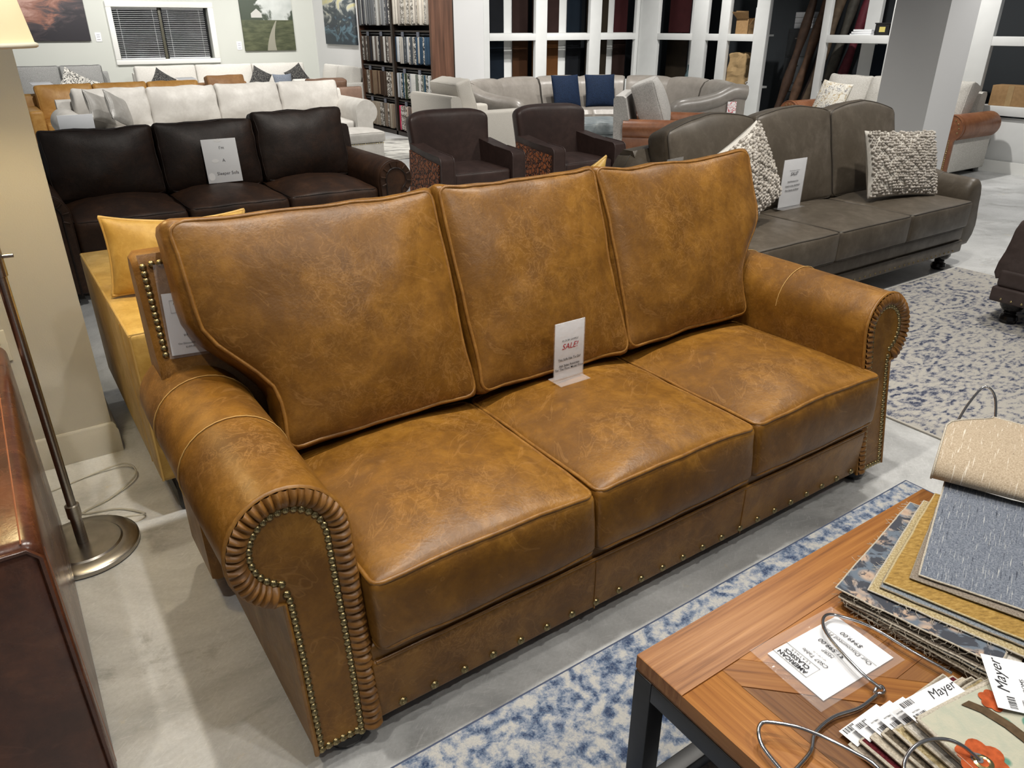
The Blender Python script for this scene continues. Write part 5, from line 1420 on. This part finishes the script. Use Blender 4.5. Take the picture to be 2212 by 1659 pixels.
couch('heather_chair', (6.95, 6.15, 0), radians(42), 'heather grey fabric chair with saddle leather arms behind the taupe sofa', M_heather, 0.36, 1, 1, ('roll', 0.1, 0.62, 0.16, M_saddle), 1.05, 0.46, 0.99, 0.17, 0.26, 0.05, 0.004, 0.06, 20, cat='chair', seed=190, frame_z=0.86)
tt = empty('steel_blue_ottoman', (6.62, 7.9, 0), radians(-20), 'steel blue leather cocktail ottoman in front of the greige sectional', 'ottoman')
cushion('top_cushion', M_teal, tt, (0.95, 0.75, 0.14), 0.03, (0, 0, (0.02, 0)), (8, 8, 3), 'z', 0.004, None, (0, 0, 0.38))
rbox('body', M_teal, tt, (0, 0, 0.2), (0.9, 0.7, 0.24), 0.02)
for sx in (-0.38, 0.38):
    for sy in (-0.28, 0.28): rbox('leg', M_black_wood, tt, (sx, sy, 0.04), (0.06, 0.06, 0.08), 0.004)

# curved greige sectional in the corner
gs_ = empty('greige_sectional', (0, 0, 0), 0, 'curved greige leather corner sectional in front of the white partition', 'sofa')
gpath = spline([(5.72, 9.62, 0), (6.15, 9.85, 0), (7.1, 9.98, 0), (8.0, 9.78, 0), (8.68, 9.25, 0), (9.02, 8.45, 0), (8.93, 7.7, 0), (8.62, 7.1, 0)], 10)
gp = resample([tuple(p) for p in gpath], 0.04)
def along(f):
    i = min(len(gp) - 2, max(0, int(f * (len(gp) - 1)))); p = gp[i]; tg_ = (gp[i + 1] - gp[i]).normalized(); return p, tg_
def swept(name, sec, f0, f1, mat, n_=14):
    V = []; F = []; m = len(sec)
    for q in range(n_ + 1):
        p, tg_ = along(f0 + (f1 - f0) * q / n_); nr = Vector((tg_.y, -tg_.x, 0))       # towards the room
        e = sin(pi * q / n_) ** 0.35 if 0 < q < n_ else 0.0
        cy_ = sum(s_[0] for s_ in sec) / m; cz_ = sum(s_[1] for s_ in sec) / m
        k = 0.9 + 0.1 * e
        for (d, z_) in sec: V.append(p + nr * (cy_ + (d - cy_) * k) + Vector((0, 0, cz_ + (z_ - cz_) * k)))
    for q in range(n_):
        for k in range(m): F.append((q * m + k, q * m + (k + 1) % m, (q + 1) * m + (k + 1) % m, (q + 1) * m + k))
    F.append(tuple(range(m))); F.append(tuple(n_ * m + k for k in range(m - 1, -1, -1)))
    return fix_normals(mesh_obj(name, V, F, mat, gs_, True, 60))
bsec = [(0.0, 0.3), (-0.02, 0.6), (0.0, 0.78), (0.05, 0.86), (0.13, 0.88), (0.21, 0.85), (0.27, 0.76), (0.30, 0.62), (0.36, 0.45), (0.36, 0.3)]
ssec = [(0.25, 0.26), (0.25, 0.42), (0.4, 0.45), (0.75, 0.46), (0.88, 0.44), (0.93, 0.38), (0.92, 0.29), (0.85, 0.26)]
rsec = [(0.2, 0.02), (0.2, 0.26), (0.82, 0.26), (0.86, 0.22), (0.86, 0.05), (0.82, 0.02)]
cuts = [0.0, 0.14, 0.28, 0.42, 0.56, 0.70, 0.85, 1.0]
for a, b_ in zip(cuts, cuts[1:]):
    swept('back_cushion', bsec, a + 0.002, b_ - 0.002, M_greige)
for a, b_ in zip(cuts[:-1:1], cuts[1:]): swept('seat_cushion', ssec, a + 0.001, b_ - 0.001, M_greige)
swept('base', rsec, 0.0, 1.0, M_greige, 40)
for f, s_ in ((0.0, -1), (1.0, 1)):
    p, tg_ = along(f); nr = Vector((tg_.y, -tg_.x, 0))
    pts = [p + nr * d + tg_ * s_ * 0.10 + Vector((0, 0, z_)) for d, z_ in ((-0.02, 0.74), (0.15, 0.75), (0.35, 0.66), (0.6, 0.6), (0.85, 0.57), (0.93, 0.5), (0.93, 0.3), (0.9, 0.1))]
    v_, f_ = tube_vf([tuple(q) for q in spline(pts, 4)], 0.11, 12); arm = mesh_obj('arm', v_, f_, M_greige, gs_, True, 70)
    q0 = p + tg_ * s_ * 0.02; q1 = p + tg_ * s_ * 0.18
    V = []
    for qq in (q0, q1):
        for d, z_ in ((0.0, 0.02), (0.92, 0.02), (0.93, 0.55), (0.6, 0.6), (0.3, 0.66), (0.0, 0.72)): V.append(qq + nr * d + Vector((0, 0, z_)))
    fix_normals(mesh_obj('arm_panel', V, [tuple(range(6)), tuple(range(11, 5, -1))] + [(k, 6 + k, 6 + (k + 1) % 6, (k + 1) % 6) for k in range(6)], M_greige, arm, True, 40))
for i, (x, y, rz_, lb) in enumerate(((7.42, 9.40, -0.12, 'navy velvet pillow on the greige sectional nearer the sample rack'), (7.93, 9.22, -0.42, 'navy velvet pillow on the greige sectional nearer its curved corner'))):
    p = pillow('throw_pillow', M_navy, None, 0.47, 0.47, 0.14, (x, y, 0.676), (radians(-16), 0, rz_), 12, 0.05); tag(p, lb, 'pillow', 'navy velvet pillows')

# oyster fabric sofa with saddle leather arms
co = couch('oyster_sofa', (8.82, 5.42, 0), -pi / 2, 'oyster fabric sofa with saddle leather roll arms behind the grey pillar', M_oyster, 0.92, 3, 3, None, 0.94, 0.46, 0.97, 0.17, 0.22, 0.05, 0.004, 0.06, 16, seed=200, wr=0.014)
for s in (-1, 1):
    ofa = roll_outline(0.92, 0.14, 0.68, 0.2, 0.06)
    am_ = prism_arm('arm', M_saddle, co, [(u, z_) for u, z_ in ofa if z_ > 0.4], s, 0.03, 0.84, 0.0, 0.004)
    rbox('arm_side', M_oyster, am_, (s * 1.02, 0.45, 0.245), (0.19, 0.82, 0.37), 0.015)
    prism_arm('arm_front', M_saddle, am_, ofa, s, -0.005, 0.034, 0.0, 0.005)
    for k in range(9): a__ = radians(200 - k * 28); nail(co, (s * (1.055 + 0.10 * cos(a__)), -0.007, 0.54 + 0.10 * sin(a__)), (0, -1, 0), 0.009, M_brass)
    for y_ in (0.1, 0.84): rbox('leg', M_black_wood, co, (s * 1.0, y_, 0.03), (0.08, 0.08, 0.06), 0.004)
    for k in range(16): nail(co, (s * (1.08), -0.007, 0.08 + k * 0.022), (0, -1, 0), 0.009, M_brass)
for i, (y, z, ry, lb) in enumerate(((6.0, 0.70, 0.06, 'cream botanical print pillow against the far arm of the oyster sofa'), (4.84, 0.721, -0.2, 'cream botanical print pillow at the near arm of the oyster sofa, partly behind the pillar'))):
    p = pillow('throw_pillow', M_botanic, None, 0.52, 0.48, 0.16, (8.98, y, z), (radians(-18), ry, -pi / 2 + (0.25 if i else -0.25)), 12, 0.07); tag(p, lb, 'pillow', 'botanical print pillows')

# ------------------------------------------------------------------ fabric sample rack
rk = empty('sample_rack', (5.5, 11.25, 0), 0, 'dark wood rack full of hanging fabric samples', 'rack')
M_rack = plain('espresso_rack', (0.02, 0.013, 0.009), 0.45, 0, 0.4, 0.2, 20)
t = NT('walnut_panel'); n_ = t.noise(t.coord((14, 14, 0.8)), 1.6, 5, 0.6, 0.3)
M_walnut = t.out(t.ramp(n_, [(0.3, (0.05, 0.022, 0.012)), (0.5, (0.095, 0.042, 0.024)), (0.7, (0.14, 0.065, 0.038))]), 0.45)
M_rod = plain('black_rod', (0.012, 0.013, 0.016), 0.4); M_bracket = plain('slate_bracket', (0.12, 0.13, 0.16), 0.5)
box('end_panel', M_walnut, rk, 0.0, 0.34, -1.25, -1.19, 0, 2.6)
box('end_panel', M_walnut, rk, 0.02, 0.34, 1.19, 1.23, 0, 2.6)
box('divider', M_rack, rk, 0.0, 0.34, -0.03, 0.03, 0, 2.6)
box('back_panel', M_rack, rk, 0.34, 0.36, -1.25, 1.23, 0, 2.6)
box('plinth', M_rack, rk, 0.0, 0.34, -1.19, 1.19, 0, 0.06)
tiers = [2.02, 1.50, 1.00, 0.53]
for zt in tiers + [2.52]:
    box('shelf', M_rack, rk, 0.03, 0.34, -1.19, 1.19, zt - 0.025, zt)
    for (a, b_) in ((-1.19, -0.03), (0.03, 1.19)):
        tube('rod', M_rod, rk, [(0.12, a, zt - 0.07), (0.12, b_, zt - 0.07)], 0.009, 8)
        tube('rod', M_rod, rk, [(0.05, a, zt - 0.05), (0.05, b_, zt - 0.05)], 0.012, 8)
        for q in (0.33, 0.75): box('bracket', M_bracket, rk, 0.01, 0.03, a + (b_ - a) * q - 0.025, a + (b_ - a) * q + 0.025, zt - 0.082, zt - 0.02)
PAL = {'cream': [('cream', (0.55, 0.5, 0.42)), ('ivory', (0.6, 0.56, 0.49)), ('oatmeal', (0.5, 0.46, 0.4)), ('sand', (0.42, 0.38, 0.32)), ('mushroom', (0.36, 0.33, 0.29))],
       'grey': [('grey', (0.25, 0.26, 0.27)), ('black', (0.06, 0.06, 0.07)), ('silver', (0.5, 0.5, 0.48)), ('charcoal', (0.16, 0.17, 0.18)), ('pewter', (0.4, 0.39, 0.36))],
       'mono': [('black', (0.03, 0.03, 0.035)), ('ivory', (0.5, 0.49, 0.46)), ('umber', (0.12, 0.1, 0.085)), ('taupe', (0.24, 0.2, 0.17)), ('espresso', (0.06, 0.045, 0.035))],
       'blue': [('navy', (0.03, 0.06, 0.10)), ('denim', (0.10, 0.16, 0.24)), ('icy', (0.5, 0.52, 0.54)), ('black', (0.06, 0.07, 0.08)), ('cream', (0.42, 0.4, 0.36))],
       'brown': [('russet', (0.09, 0.045, 0.025)), ('espresso', (0.05, 0.03, 0.02)), ('tan', (0.2, 0.14, 0.09)), ('umber', (0.13, 0.1, 0.08)), ('sand', (0.28, 0.22, 0.16))],
       'green': [('olive', (0.035, 0.05, 0.025)), ('teal', (0.02, 0.06, 0.10)), ('aqua', (0.4, 0.42, 0.45)), ('white', (0.55, 0.55, 0.53)), ('sage', (0.14, 0.16, 0.14))],
       'beige': [('tan', (0.24, 0.19, 0.14)), ('beige', (0.3, 0.25, 0.19)), ('brown', (0.17, 0.13, 0.10)), ('cream', (0.36, 0.32, 0.26)), ('taupe', (0.1, 0.085, 0.07))],
       'pink': [('pink', (0.5, 0.03, 0.09)), ('tan', (0.24, 0.16, 0.12)), ('brown', (0.12, 0.09, 0.08)), ('beige', (0.4, 0.32, 0.26)), ('rust', (0.2, 0.14, 0.10))]}
SM = {}
def smat(col, pat):
    k = (col, pat)
    if k not in SM:
        SM[k] = pattern('sample_print_%d' % len(SM), tuple(x * 0.25 for x in col), (0.5, 0.48, 0.44), 26, 0.5) if pat else fabric('sample_cloth_%d' % len(SM), tuple(x * 0.85 for x in col), col, 0.9, 80)
    return SM[k]
rs_ = random.Random(11)
cells = [(0, 0, 'cream', 'near bay'), (0, 1, 'grey', 'far bay'), (1, 0, 'blue', 'near bay'), (1, 1, 'mono', 'far bay'), (2, 0, 'green', 'near bay'), (2, 1, 'brown', 'far bay'), (3, 0, 'pink', 'near bay'), (3, 1, 'beige', 'far bay')]
smesh = {}
for (tier, cell, fam, bay) in cells:
    a, b_ = ((-1.15, -0.07), (0.07, 1.15))[cell]
    zt = tiers[tier] - 0.085
    y = a; i = 0
    tn = ('top', 'second', 'third', 'lowest')[tier]; bn = 'beside its walnut end' if cell == 0 else 'beyond its divider'
    while y < b_ - 0.03:
        w_ = rs_.choice((0.02, 0.03, 0.038, 0.05, 0.06))
        cname, col = PAL[fam][0] if (fam.startswith('pink') and y > b_ - 0.10) else rs_.choice(PAL[fam][1:] if fam.startswith('pink') else PAL[fam])
        pat = rs_.random() < 0.25
        h_ = rs_.uniform(0.345, 0.372); x0 = rs_.uniform(-0.015, 0.012)
        m_ = smat(col, pat)
        key = (w_, m_.name)
        if key not in smesh:
            V, F = rbox_vf(0.3, w_ * 0.86, 0.37, min(0.008, w_ * 0.3), (2, 1, 3), 1)
            P_ = np.array(V); P_[:, 1] *= 1 + 0.25 * (-P_[:, 2] / 0.185).clip(-0.2, 1)
            me = bpy.data.meshes.new('fabric_sample'); me.from_pydata([tuple(q) for q in P_], [], F); me.update()
            me.polygons.foreach_set('use_smooth', [True] * len(me.polygons)); me.materials.append(m_); smesh[key] = me
        o = bpy.data.objects.new('fabric_sample', smesh[key]); COL.objects.link(o)
        o.location = (5.5 + 0.155 + x0, 11.25 + y + w_ / 2, zt - h_ / 2); o.scale = (1, 1, h_ / 0.37)
        tag(o, '%s%s fabric sample on the %s tier of the sample rack %s' % ('patterned ' if pat else '', cname, tn, bn), 'fabric sample', 'hanging fabric samples')
        y += w_ + 0.004; i += 1

# ------------------------------------------------------------------ paintings and price tags on the walls
def painting(loc, rz, w, h, mat, label):
    r = empty('painting', loc, rz, label, 'painting')
    rbox('canvas', mat, r, (0, -0.02, 0), (w, 0.035, h), 0.003); return r
t = NT('sunset_canvas'); v = t.coord(); sx = t.new('ShaderNodeSeparateXYZ'); tc = t.new('ShaderNodeTexCoord'); t.link(tc.outputs['Object'], sx.inputs[0])
n_ = t.noise(t.coord((1.2, 1, 3.5)), 2.0, 6, 0.65, 0.8)
g = t.math('ADD', t.math('MULTIPLY', sx.outputs['Z'], 0.55), n_)
left = t.math('SUBTRACT', g, t.math('MULTIPLY', sx.outputs['X'], 0.35))
M_sunset = t.out(t.ramp(left, [(0.34, (0.035, 0.032, 0.038)), (0.47, (0.075, 0.06, 0.065)), (0.58, (0.28, 0.13, 0.095)), (0.75, (0.48, 0.29, 0.24))]), 0.6)
painting((1.47, 15.4, 1.75), 0, 0.95, 0.83, M_sunset, 'canvas of dusky pink clouds over dark land on the back wall')
t = NT('farm_canvas'); sx = t.new('ShaderNodeSeparateXYZ'); tc = t.new('ShaderNodeTexCoord'); t.link(tc.outputs['Object'], sx.inputs[0]); v = t.coord()
n_ = t.noise(v, 3.2, 6, 0.65, 0.4); X_, Z_ = sx.outputs['X'], sx.outputs['Z']
sky = t.ramp(t.noise(v, 2.5, 4), [(0.35, (0.42, 0.45, 0.43)), (0.65, (0.62, 0.64, 0.62))])
trees = t.ramp(t.math('ADD', t.math('SUBTRACT', n_, t.math('MULTIPLY', Z_, 0.55)), t.math('MULTIPLY', t.math('ABSOLUTE', t.math('SUBTRACT', X_, 0.25)), 0.75)), [(0.56, 0.0), (0.64, 1.0)])
c = t.mix(trees, sky, (0.045, 0.06, 0.04))
gl = t.ramp(Z_, [(0.0, 1.0), (0.02, 0.0)])
fieldc = t.ramp(t.noise(t.coord((1, 1, 4)), 4, 5, 0.6), [(0.3, (0.035, 0.045, 0.022)), (0.7, (0.12, 0.13, 0.07))])
c = t.mix(t.math('LESS_THAN', Z_, 0.06), c, fieldc)
pth = t.math('ABSOLUTE', t.math('SUBTRACT', X_, t.math('MULTIPLY_ADD', t.math('POWER', t.math('ADD', Z_, 0.45), 2.0), 0.55, 0.02)))
pw = t.math('MULTIPLY', t.math('SUBTRACT', 0.10, Z_), 0.16)
c = t.mix(t.math('MULTIPLY', t.math('LESS_THAN', pth, pw), t.math('LESS_THAN', Z_, 0.05)), c, (0.30, 0.29, 0.23))
M_farm = t.out(c, 0.6)
pf = painting((4.98, 15.4, 1.6), 0, 0.97, 0.92, M_farm, 'canvas of a white farmhouse and a dirt road on the back wall')
hp = [(-0.30, 0.10), (-0.10, 0.10), (-0.10, 0.17), (-0.19, 0.25), (-0.30, 0.17)]
mesh_obj('painted_house', [(x, -0.0385, z_) for x, z_ in hp], [tuple(range(5))], plain('painted_house_white', (0.5, 0.5, 0.47), 0.6), pf, False)
t = NT('abstract_canvas'); sx = t.new('ShaderNodeSeparateXYZ'); tc = t.new('ShaderNodeTexCoord'); t.link(tc.outputs['Object'], sx.inputs[0])
n_ = t.noise(t.coord((1.0, 1, 2.4)), 1.8, 5, 0.6, 1.2)
c = t.ramp(t.math('ADD', t.math('MULTIPLY', sx.outputs['Z'], 0.7), n_), [(0.25, (0.03, 0.045, 0.06)), (0.38, (0.12, 0.2, 0.25)), (0.45, (0.03, 0.04, 0.055)), (0.56, (0.06, 0.075, 0.08)), (0.64, (0.42, 0.43, 0.4)), (0.72, (0.55, 0.5, 0.25)), (0.85, (0.4, 0.45, 0.46))])
M_abs = t.out(c, 0.6)
painting((5.9, 14.1, 1.68), -pi / 2, 1.42, 0.85, M_abs, 'abstract seascape canvas in navy and yellow on the side wall by the sample rack')
for (x, z_, lb) in ((2.07, 1.39, 'small white price tag on the wall beside the sunset canvas'), (4.40, 1.23, 'small white price tag on the wall beside the farmhouse canvas')):
    c_ = empty('wall_tag', (x, 15.4, z_), 0, lb, 'tag')
    rbox('card', M_paper, c_, (0, -0.004, 0), (0.09, 0.006, 0.14), 0.001)
    for q in (0.03, 0.0, -0.04): box('print_line', M_ink_grey, c_, -0.025, 0.025, -0.0078, -0.0072, q, q + 0.006)

# ------------------------------------------------------------------ hang tag on the tan sofa back
ht = empty('hang_tag', (0.338, 2.050, 0.866), 0, 'clear plastic sleeve with printed price tag hung at the tan sofa back corner', 'tag')
ht.rotation_euler = (radians(-17), radians(4), 0)
rbox('sheet', M_paper, ht, (0, 0, -0.035), (0.098, 0.0008, 0.165), 0.0003)
rbox('sleeve', M_film, ht, (0, -0.0015, 0), (0.112, 0.0008, 0.25), 0.0003, (4, 1, 10))
for (tx, sz, z_) in (('AMERICAN', 0.010, 0.02), ('CLASSICS', 0.010, 0.009), ('L E A T H E R', 0.0055, 0.0), ('Sofa', 0.006, -0.018), ('92" x 40" x 38"', 0.005, -0.03), ('MSRP', 0.006, -0.055), ('$5,999.00', 0.006, -0.066), ('Our Discounted Price', 0.0065, -0.088), ('$3,899.00', 0.006, -0.098)):
    text(ht, tx, sz, (0, -0.0026, z_), (pi / 2, 0, 0), M_ink)
tube('border', M_ink, ht, [(-0.033, -0.0024, 0.028), (0.033, -0.0024, 0.028), (0.033, -0.0024, -0.005), (-0.033, -0.0024, -0.005)], 0.0004, 4, True)

# ------------------------------------------------------------------ behind the partition
def hide(x0, x1, y0, y1, z0, z1, col, label, axis='x'):
    """hanging leather hide with soft folds"""
    V = []; F = []; n_ = 10; seed = (x0 + y0) * 3.7 + z0
    for lay in (0, 1):
        for i in range(n_ + 1):
            for j in range(5):
                f, g_ = i / n_, j / 4
                wv_ = 0.006 * sin(f * 9 + seed) * (1 - 0.5 * g_) + lay * 0.012
                if axis == 'x': V.append((x0 + (x1 - x0) * f, y0 + wv_, z0 + (z1 - z0) * g_))
                else: V.append((x0 + wv_, y0 + (y1 - y0) * f, z0 + (z1 - z0) * g_))
    o = (n_ + 1) * 5
    for i in range(n_):
        for j in range(4):
            a = i * 5 + j; F.append((a, a + 1, a + 6, a + 5)); F.append((o + a, o + a + 5, o + a + 6, o + a + 1))
        for j in (0, 4): a = i * 5 + j; F.append((a, a + 5, o + a + 5, o + a))
    for j in range(4):
        for i in (0, n_): a = i * 5 + j; F.append((a, a + 1, o + a + 1, o + a))
    ob = fix_normals(mesh_obj('leather_hide', V, F, plain('hide_%02d%02d%02d' % tuple(int(c * 400) for c in col), col, 0.8, 0, 0.15, 0.15, 6), None, True, 60))
    return tag(ob, label, 'leather hide', 'leather hides hung behind the partition')
K = (0.006, 0.007, 0.009); NV = (0.004, 0.008, 0.014); DB = (0.022, 0.011, 0.009); BR = (0.045, 0.018, 0.007); TB = (0.085, 0.033, 0.008); MR = (0.04, 0.01, 0.011); OL = (0.022, 0.016, 0.01)
cn = {K: 'black', NV: 'navy', DB: 'umber', BR: 'brown', TB: 'tawny', MR: 'maroon', OL: 'olive'}
bayA = [(6.75, 7.61, [(K, DB), (NV, BR)]), (7.83, 8.71, [(DB, NV), (TB, K)]), (8.95, 9.73, [(OL, MR), (OL, DB)])]
for bi, (p, q, rows) in enumerate(bayA):
    pos_ = ('next to the white wall end', 'in the middle', 'next to the room corner')[bi]
    for ri, (l_, r__) in enumerate(rows):
        z0, z1 = ((1.46, 2.4), (0.716, 1.345))[ri]; rn = ('above', 'below')[ri]
        m1 = p + (q - p) * 0.55; m2 = p + (q - p) * 0.76
        hide(p - 0.05, m1, 10.78, 10.78, z0, z1, l_, '%s hide %s the rail in the rear partition bay %s' % (cn[l_], rn, pos_))
        hide(m2, q + 0.1, 10.80, 10.80, z0, z1, r__, '%s hide %s the rail in the rear partition bay %s' % (cn[r__], rn, pos_) if l_ != r__ else 'second hide')
    structure(box('trim_post_%d' % (bi + 1), M_white, None, p + (q - p) * 0.53, p + (q - p) * 0.78, 10.83, 10.9, 0, 3.3))
hide(10.15, 10.15, 9.62, 10.1, 1.46, 2.4, MR, 'maroon leather hide hung above the rail in the side partition corner bay', 'y')
hide(10.15, 10.15, 9.62, 10.1, 0.73, 1.345, OL, 'olive brown leather hide hung below the rail in the side partition corner bay', 'y')
structure(box('trim_post_4', M_white, None, 10.18, 10.24, 9.42, 9.62, 0, 3.3))
structure(box('trim_post_5', M_white, None, 10.3, 10.36, 6.35, 6.55, 0, 3.3))
structure(box('trim_post_6', M_white, None, 10.3, 10.36, 5.25, 5.4, 0, 3.3))
hide(10.25, 10.25, 5.9, 6.32, 0.73, 1.33, NV, 'navy leather hide hung below the rail in the side bay by the pillar', 'y')
hide(10.25, 10.25, 3.6, 4.3, 0.73, 1.33, (0.03, 0.012, 0.03), 'plum leather hide hung below the rail in the side bay nearest the taupe sofa', 'y')

structure(box('trim_shelf_21', M_white, None, 6.7, 9.75, 10.55, 10.97, 0.69, 0.715))
structure(box('trim_shelf_22', M_white, None, 6.7, 9.75, 10.55, 10.97, 1.435, 1.459))
# things on its shelves
M_card = plain('cardboard', (0.34, 0.21, 0.10), 0.85, 0, 0.2, 0.1, 30); M_kraft = plain('kraft_paper', (0.38, 0.26, 0.13), 0.8, 0, 0.2, 0.15, 12)
bx = empty('cardboard_box', (10.08, 8.35, 1.4425), 0, 'open cardboard box with raised flaps on the upper shelf above the paper bag', 'box')
for (a, b_, c_, d_) in ((-0.14, 0.14, -0.12, -0.115), (-0.14, 0.14, 0.115, 0.12), (-0.14, -0.135, -0.12, 0.12), (0.135, 0.14, -0.12, 0.12)): box('side', M_card, bx, a, b_, c_, d_, 0, 0.22)
box('bottom', M_card, bx, -0.14, 0.14, -0.12, 0.12, 0, 0.004)
for (x, y, rx, ry, dims) in ((-0.2, 0, 0, radians(-35), (0.14, 0.24, 0.004)), (0.2, 0, 0, radians(40), (0.14, 0.24, 0.004)), (0, -0.17, radians(-50), 0, (0.28, 0.12, 0.004)), (0, 0.13, radians(80), 0, (0.28, 0.12, 0.004))):
    rbox('flap', M_card, bx, (x, y, 0.22 + (0.045 if ry < 0 or rx > 0 else -0.045)), dims, 0.001, rot=(rx, -ry if ry < 0 else ry, 0))
rl_ = lathe('paper_roll', M_paper, None, [(0.04, 0), (0.042, 0.002), (0.042, 0.36), (0.04, 0.362)], 20, (9.93, 8.06, 1.4425)); tag(rl_, 'white paper roll standing beside the open cardboard box', 'paper roll')
# crumpled bag
P_, F_ = rbox_vf(0.22, 0.34, 0.46, 0.02, (5, 6, 9), 1); Q_ = []
for q in P_:
    d = noise.noise_vector(Vector(q) * 9) * 0.028; k = 1 - 0.1 * (q[2] + 0.23); Q_.append((q[0] * k + d.x, q[1] * k + d.y, q[2] + (d.z if q[2] > -0.2 else 0)))
bg_ = mesh_obj('paper_bag', Q_, F_, M_kraft, None, False); bg_.location = (10.0, 8.33, 0.953); tag(bg_, 'crumpled kraft paper bag on the partition shelf below the cardboard box', 'bag')
cb = empty('cable_coil', (9.95, 8.06, 0.724), 0, 'loose coil of white cable on the shelf beside the paper bag', 'cable')
for k in range(3): tube('loop', M_paper, cb, [((0.05 + 0.012 * k) * cos(a), (0.055 + 0.01 * k) * sin(a), 0.006 + 0.012 * k + 0.03 * (1 + cos(a + k)) ) for a in [2 * pi * q / 20 for q in range(20)]], 0.005, 6, True)
vs = lathe('glass_bottle', glassy('blue_glass', (0.3, 0.45, 0.5), 0.05), None, [(0.06, 0.0), (0.065, 0.02), (0.06, 0.08), (0.035, 0.14), (0.014, 0.19), (0.012, 0.26), (0.016, 0.262)], 18, (10.0, 9.42, 0.7205)); tag(vs, 'slender glass bottle on the shelf at the partition corner', 'bottle')
M_bin = plain('black_plastic', (0.015, 0.015, 0.016), 0.4); M_ylab = plain('yellow_label', (0.65, 0.55, 0.16), 0.7)
for i, (y, z_, lb) in enumerate(((6.02, 1.4425, 'black storage bin with yellow label on the upper shelf beside the pillar'), (6.66, 0.7205, 'black storage bin with yellow label on the lower shelf beside the botanical pillow'))):
    b1 = empty('storage_bin', (9.98, y, z_), 0, lb, 'bin', 'labelled storage bins')
    mb = MB(); mb.add(*box_vf(-0.12, 0.12, -0.1, 0.1, 0, 0.008))
    for (a, b_, c_, d_) in ((-0.12, 0.12, -0.1, -0.092), (-0.12, 0.12, 0.092, 0.1), (-0.12, -0.112, -0.1, 0.1), (0.112, 0.12, -0.1, 0.1)): mb.add(*box_vf(a, b_, c_, d_, 0, 0.15))
    mb.build('tub', M_bin, b1, False); rbox('rim', M_bin, b1, (-0.122, 0, 0.145), (0.012, 0.22, 0.014), 0.003); box('yellow_label', M_ylab, b1, -0.1225, -0.1205, -0.04, 0.04, 0.045, 0.105)
for i in range(3):
    o = rbox('document_stack', M_paper, None, (9.98, 6.32, 1.4425 + 0.012 + 0.025 * i), (0.24, 0.3 - 0.03 * i, 0.024), 0.004, rot=(0, 0, 0.1 * i)); tag(o, ('lowest sheaf of white papers on the upper shelf beside the bin', 'middle sheaf of white papers on the upper shelf beside the bin', 'topmost sheaf of white papers on the upper shelf beside the bin')[i], 'papers', 'sheaves of paper')
cb_ = empty('carton', (10.0, 4.32, 0.7205), 0.1, 'brown carton on the lower shelf of the bay past the oyster sofa', 'box')
rbox('body', M_card, cb_, (0, 0, 0.11), (0.26, 0.4, 0.22), 0.004); box('tape', M_kraft, cb_, -0.132, -0.1305, -0.03, 0.03, 0.0, 0.22)
# rolled hides leaning in the opening
rcol = [(0.05, 0.028, 0.018), (0.09, 0.05, 0.03), (0.03, 0.02, 0.018), (0.12, 0.085, 0.055), (0.06, 0.055, 0.045), (0.12, 0.02, 0.03)]
rname = ['dark brown', 'cocoa', 'black brown', 'tan', 'olive', 'wine red']
for i in range(6):
    y0 = 7.72 - i * 0.15; xb = 10.1 + 0.09 * (i % 3)
    pth_ = [(xb, y0, 0.07), (xb + 0.1, y0 - 0.10, 0.7), (xb + 0.2, y0 - 0.20, 1.4), (xb + 0.3, y0 - 0.28, 2.15)]
    v_, f_ = tube_vf([tuple(q) for q in spline(pth_, 5)], [0.062 + 0.012 * sin(k * 1.3 + i) for k in range(16)], 10)
    o = mesh_obj('rolled_hide', v_, f_, plain('roll_hide_%d' % i, rcol[i], 0.6, 0, 0.3, 0.3, 14), None, True, 60); tag(o, '%s rolled leather hide leaning in the storage opening' % rname[i], 'leather roll', 'rolled hides in the storage opening')
for i in range(3):
    o = rbox('white_carton', M_paper, None, (10.75, 7.75, 1.56 + 0.075 * i), (0.3, 0.32, 0.07), 0.004); tag(o, ('lowest of three flat white cartons on the dark cabinet', 'middle of three flat white cartons on the dark cabinet', 'topmost of three flat white cartons on the dark cabinet')[i], 'box', 'flat white cartons')
cabn = empty('dark_cabinet', (10.75, 7.75, 0), 0, 'dark metal cabinet standing in the storage opening', 'cabinet')
M_cab = plain('gunmetal', (0.05, 0.055, 0.06), 0.5); rbox('body', M_cab, cabn, (0, 0, 0.762), (0.4, 0.42, 1.524), 0.006)
for k in range(4): d_ = rbox('drawer', M_cab, cabn, (-0.203, 0, 0.2 + 0.37 * k), (0.012, 0.39, 0.34), 0.004); rbox('handle', M_nickel, d_, (-0.012, 0, 0.08), (0.014, 0.12, 0.014), 0.003)
ct_ = rbox('price_card', pattern('red_white_card', (0.5, 0.03, 0.05), (0.72, 0.7, 0.7), 30, 0.45), None, (8.375, 7.046, 0.50), (0.12, 0.012, 0.3), 0.001, rot=(0, 0, radians(-30))); tag(ct_, 'red and white price card hung on the arm end of the greige sectional', 'card')
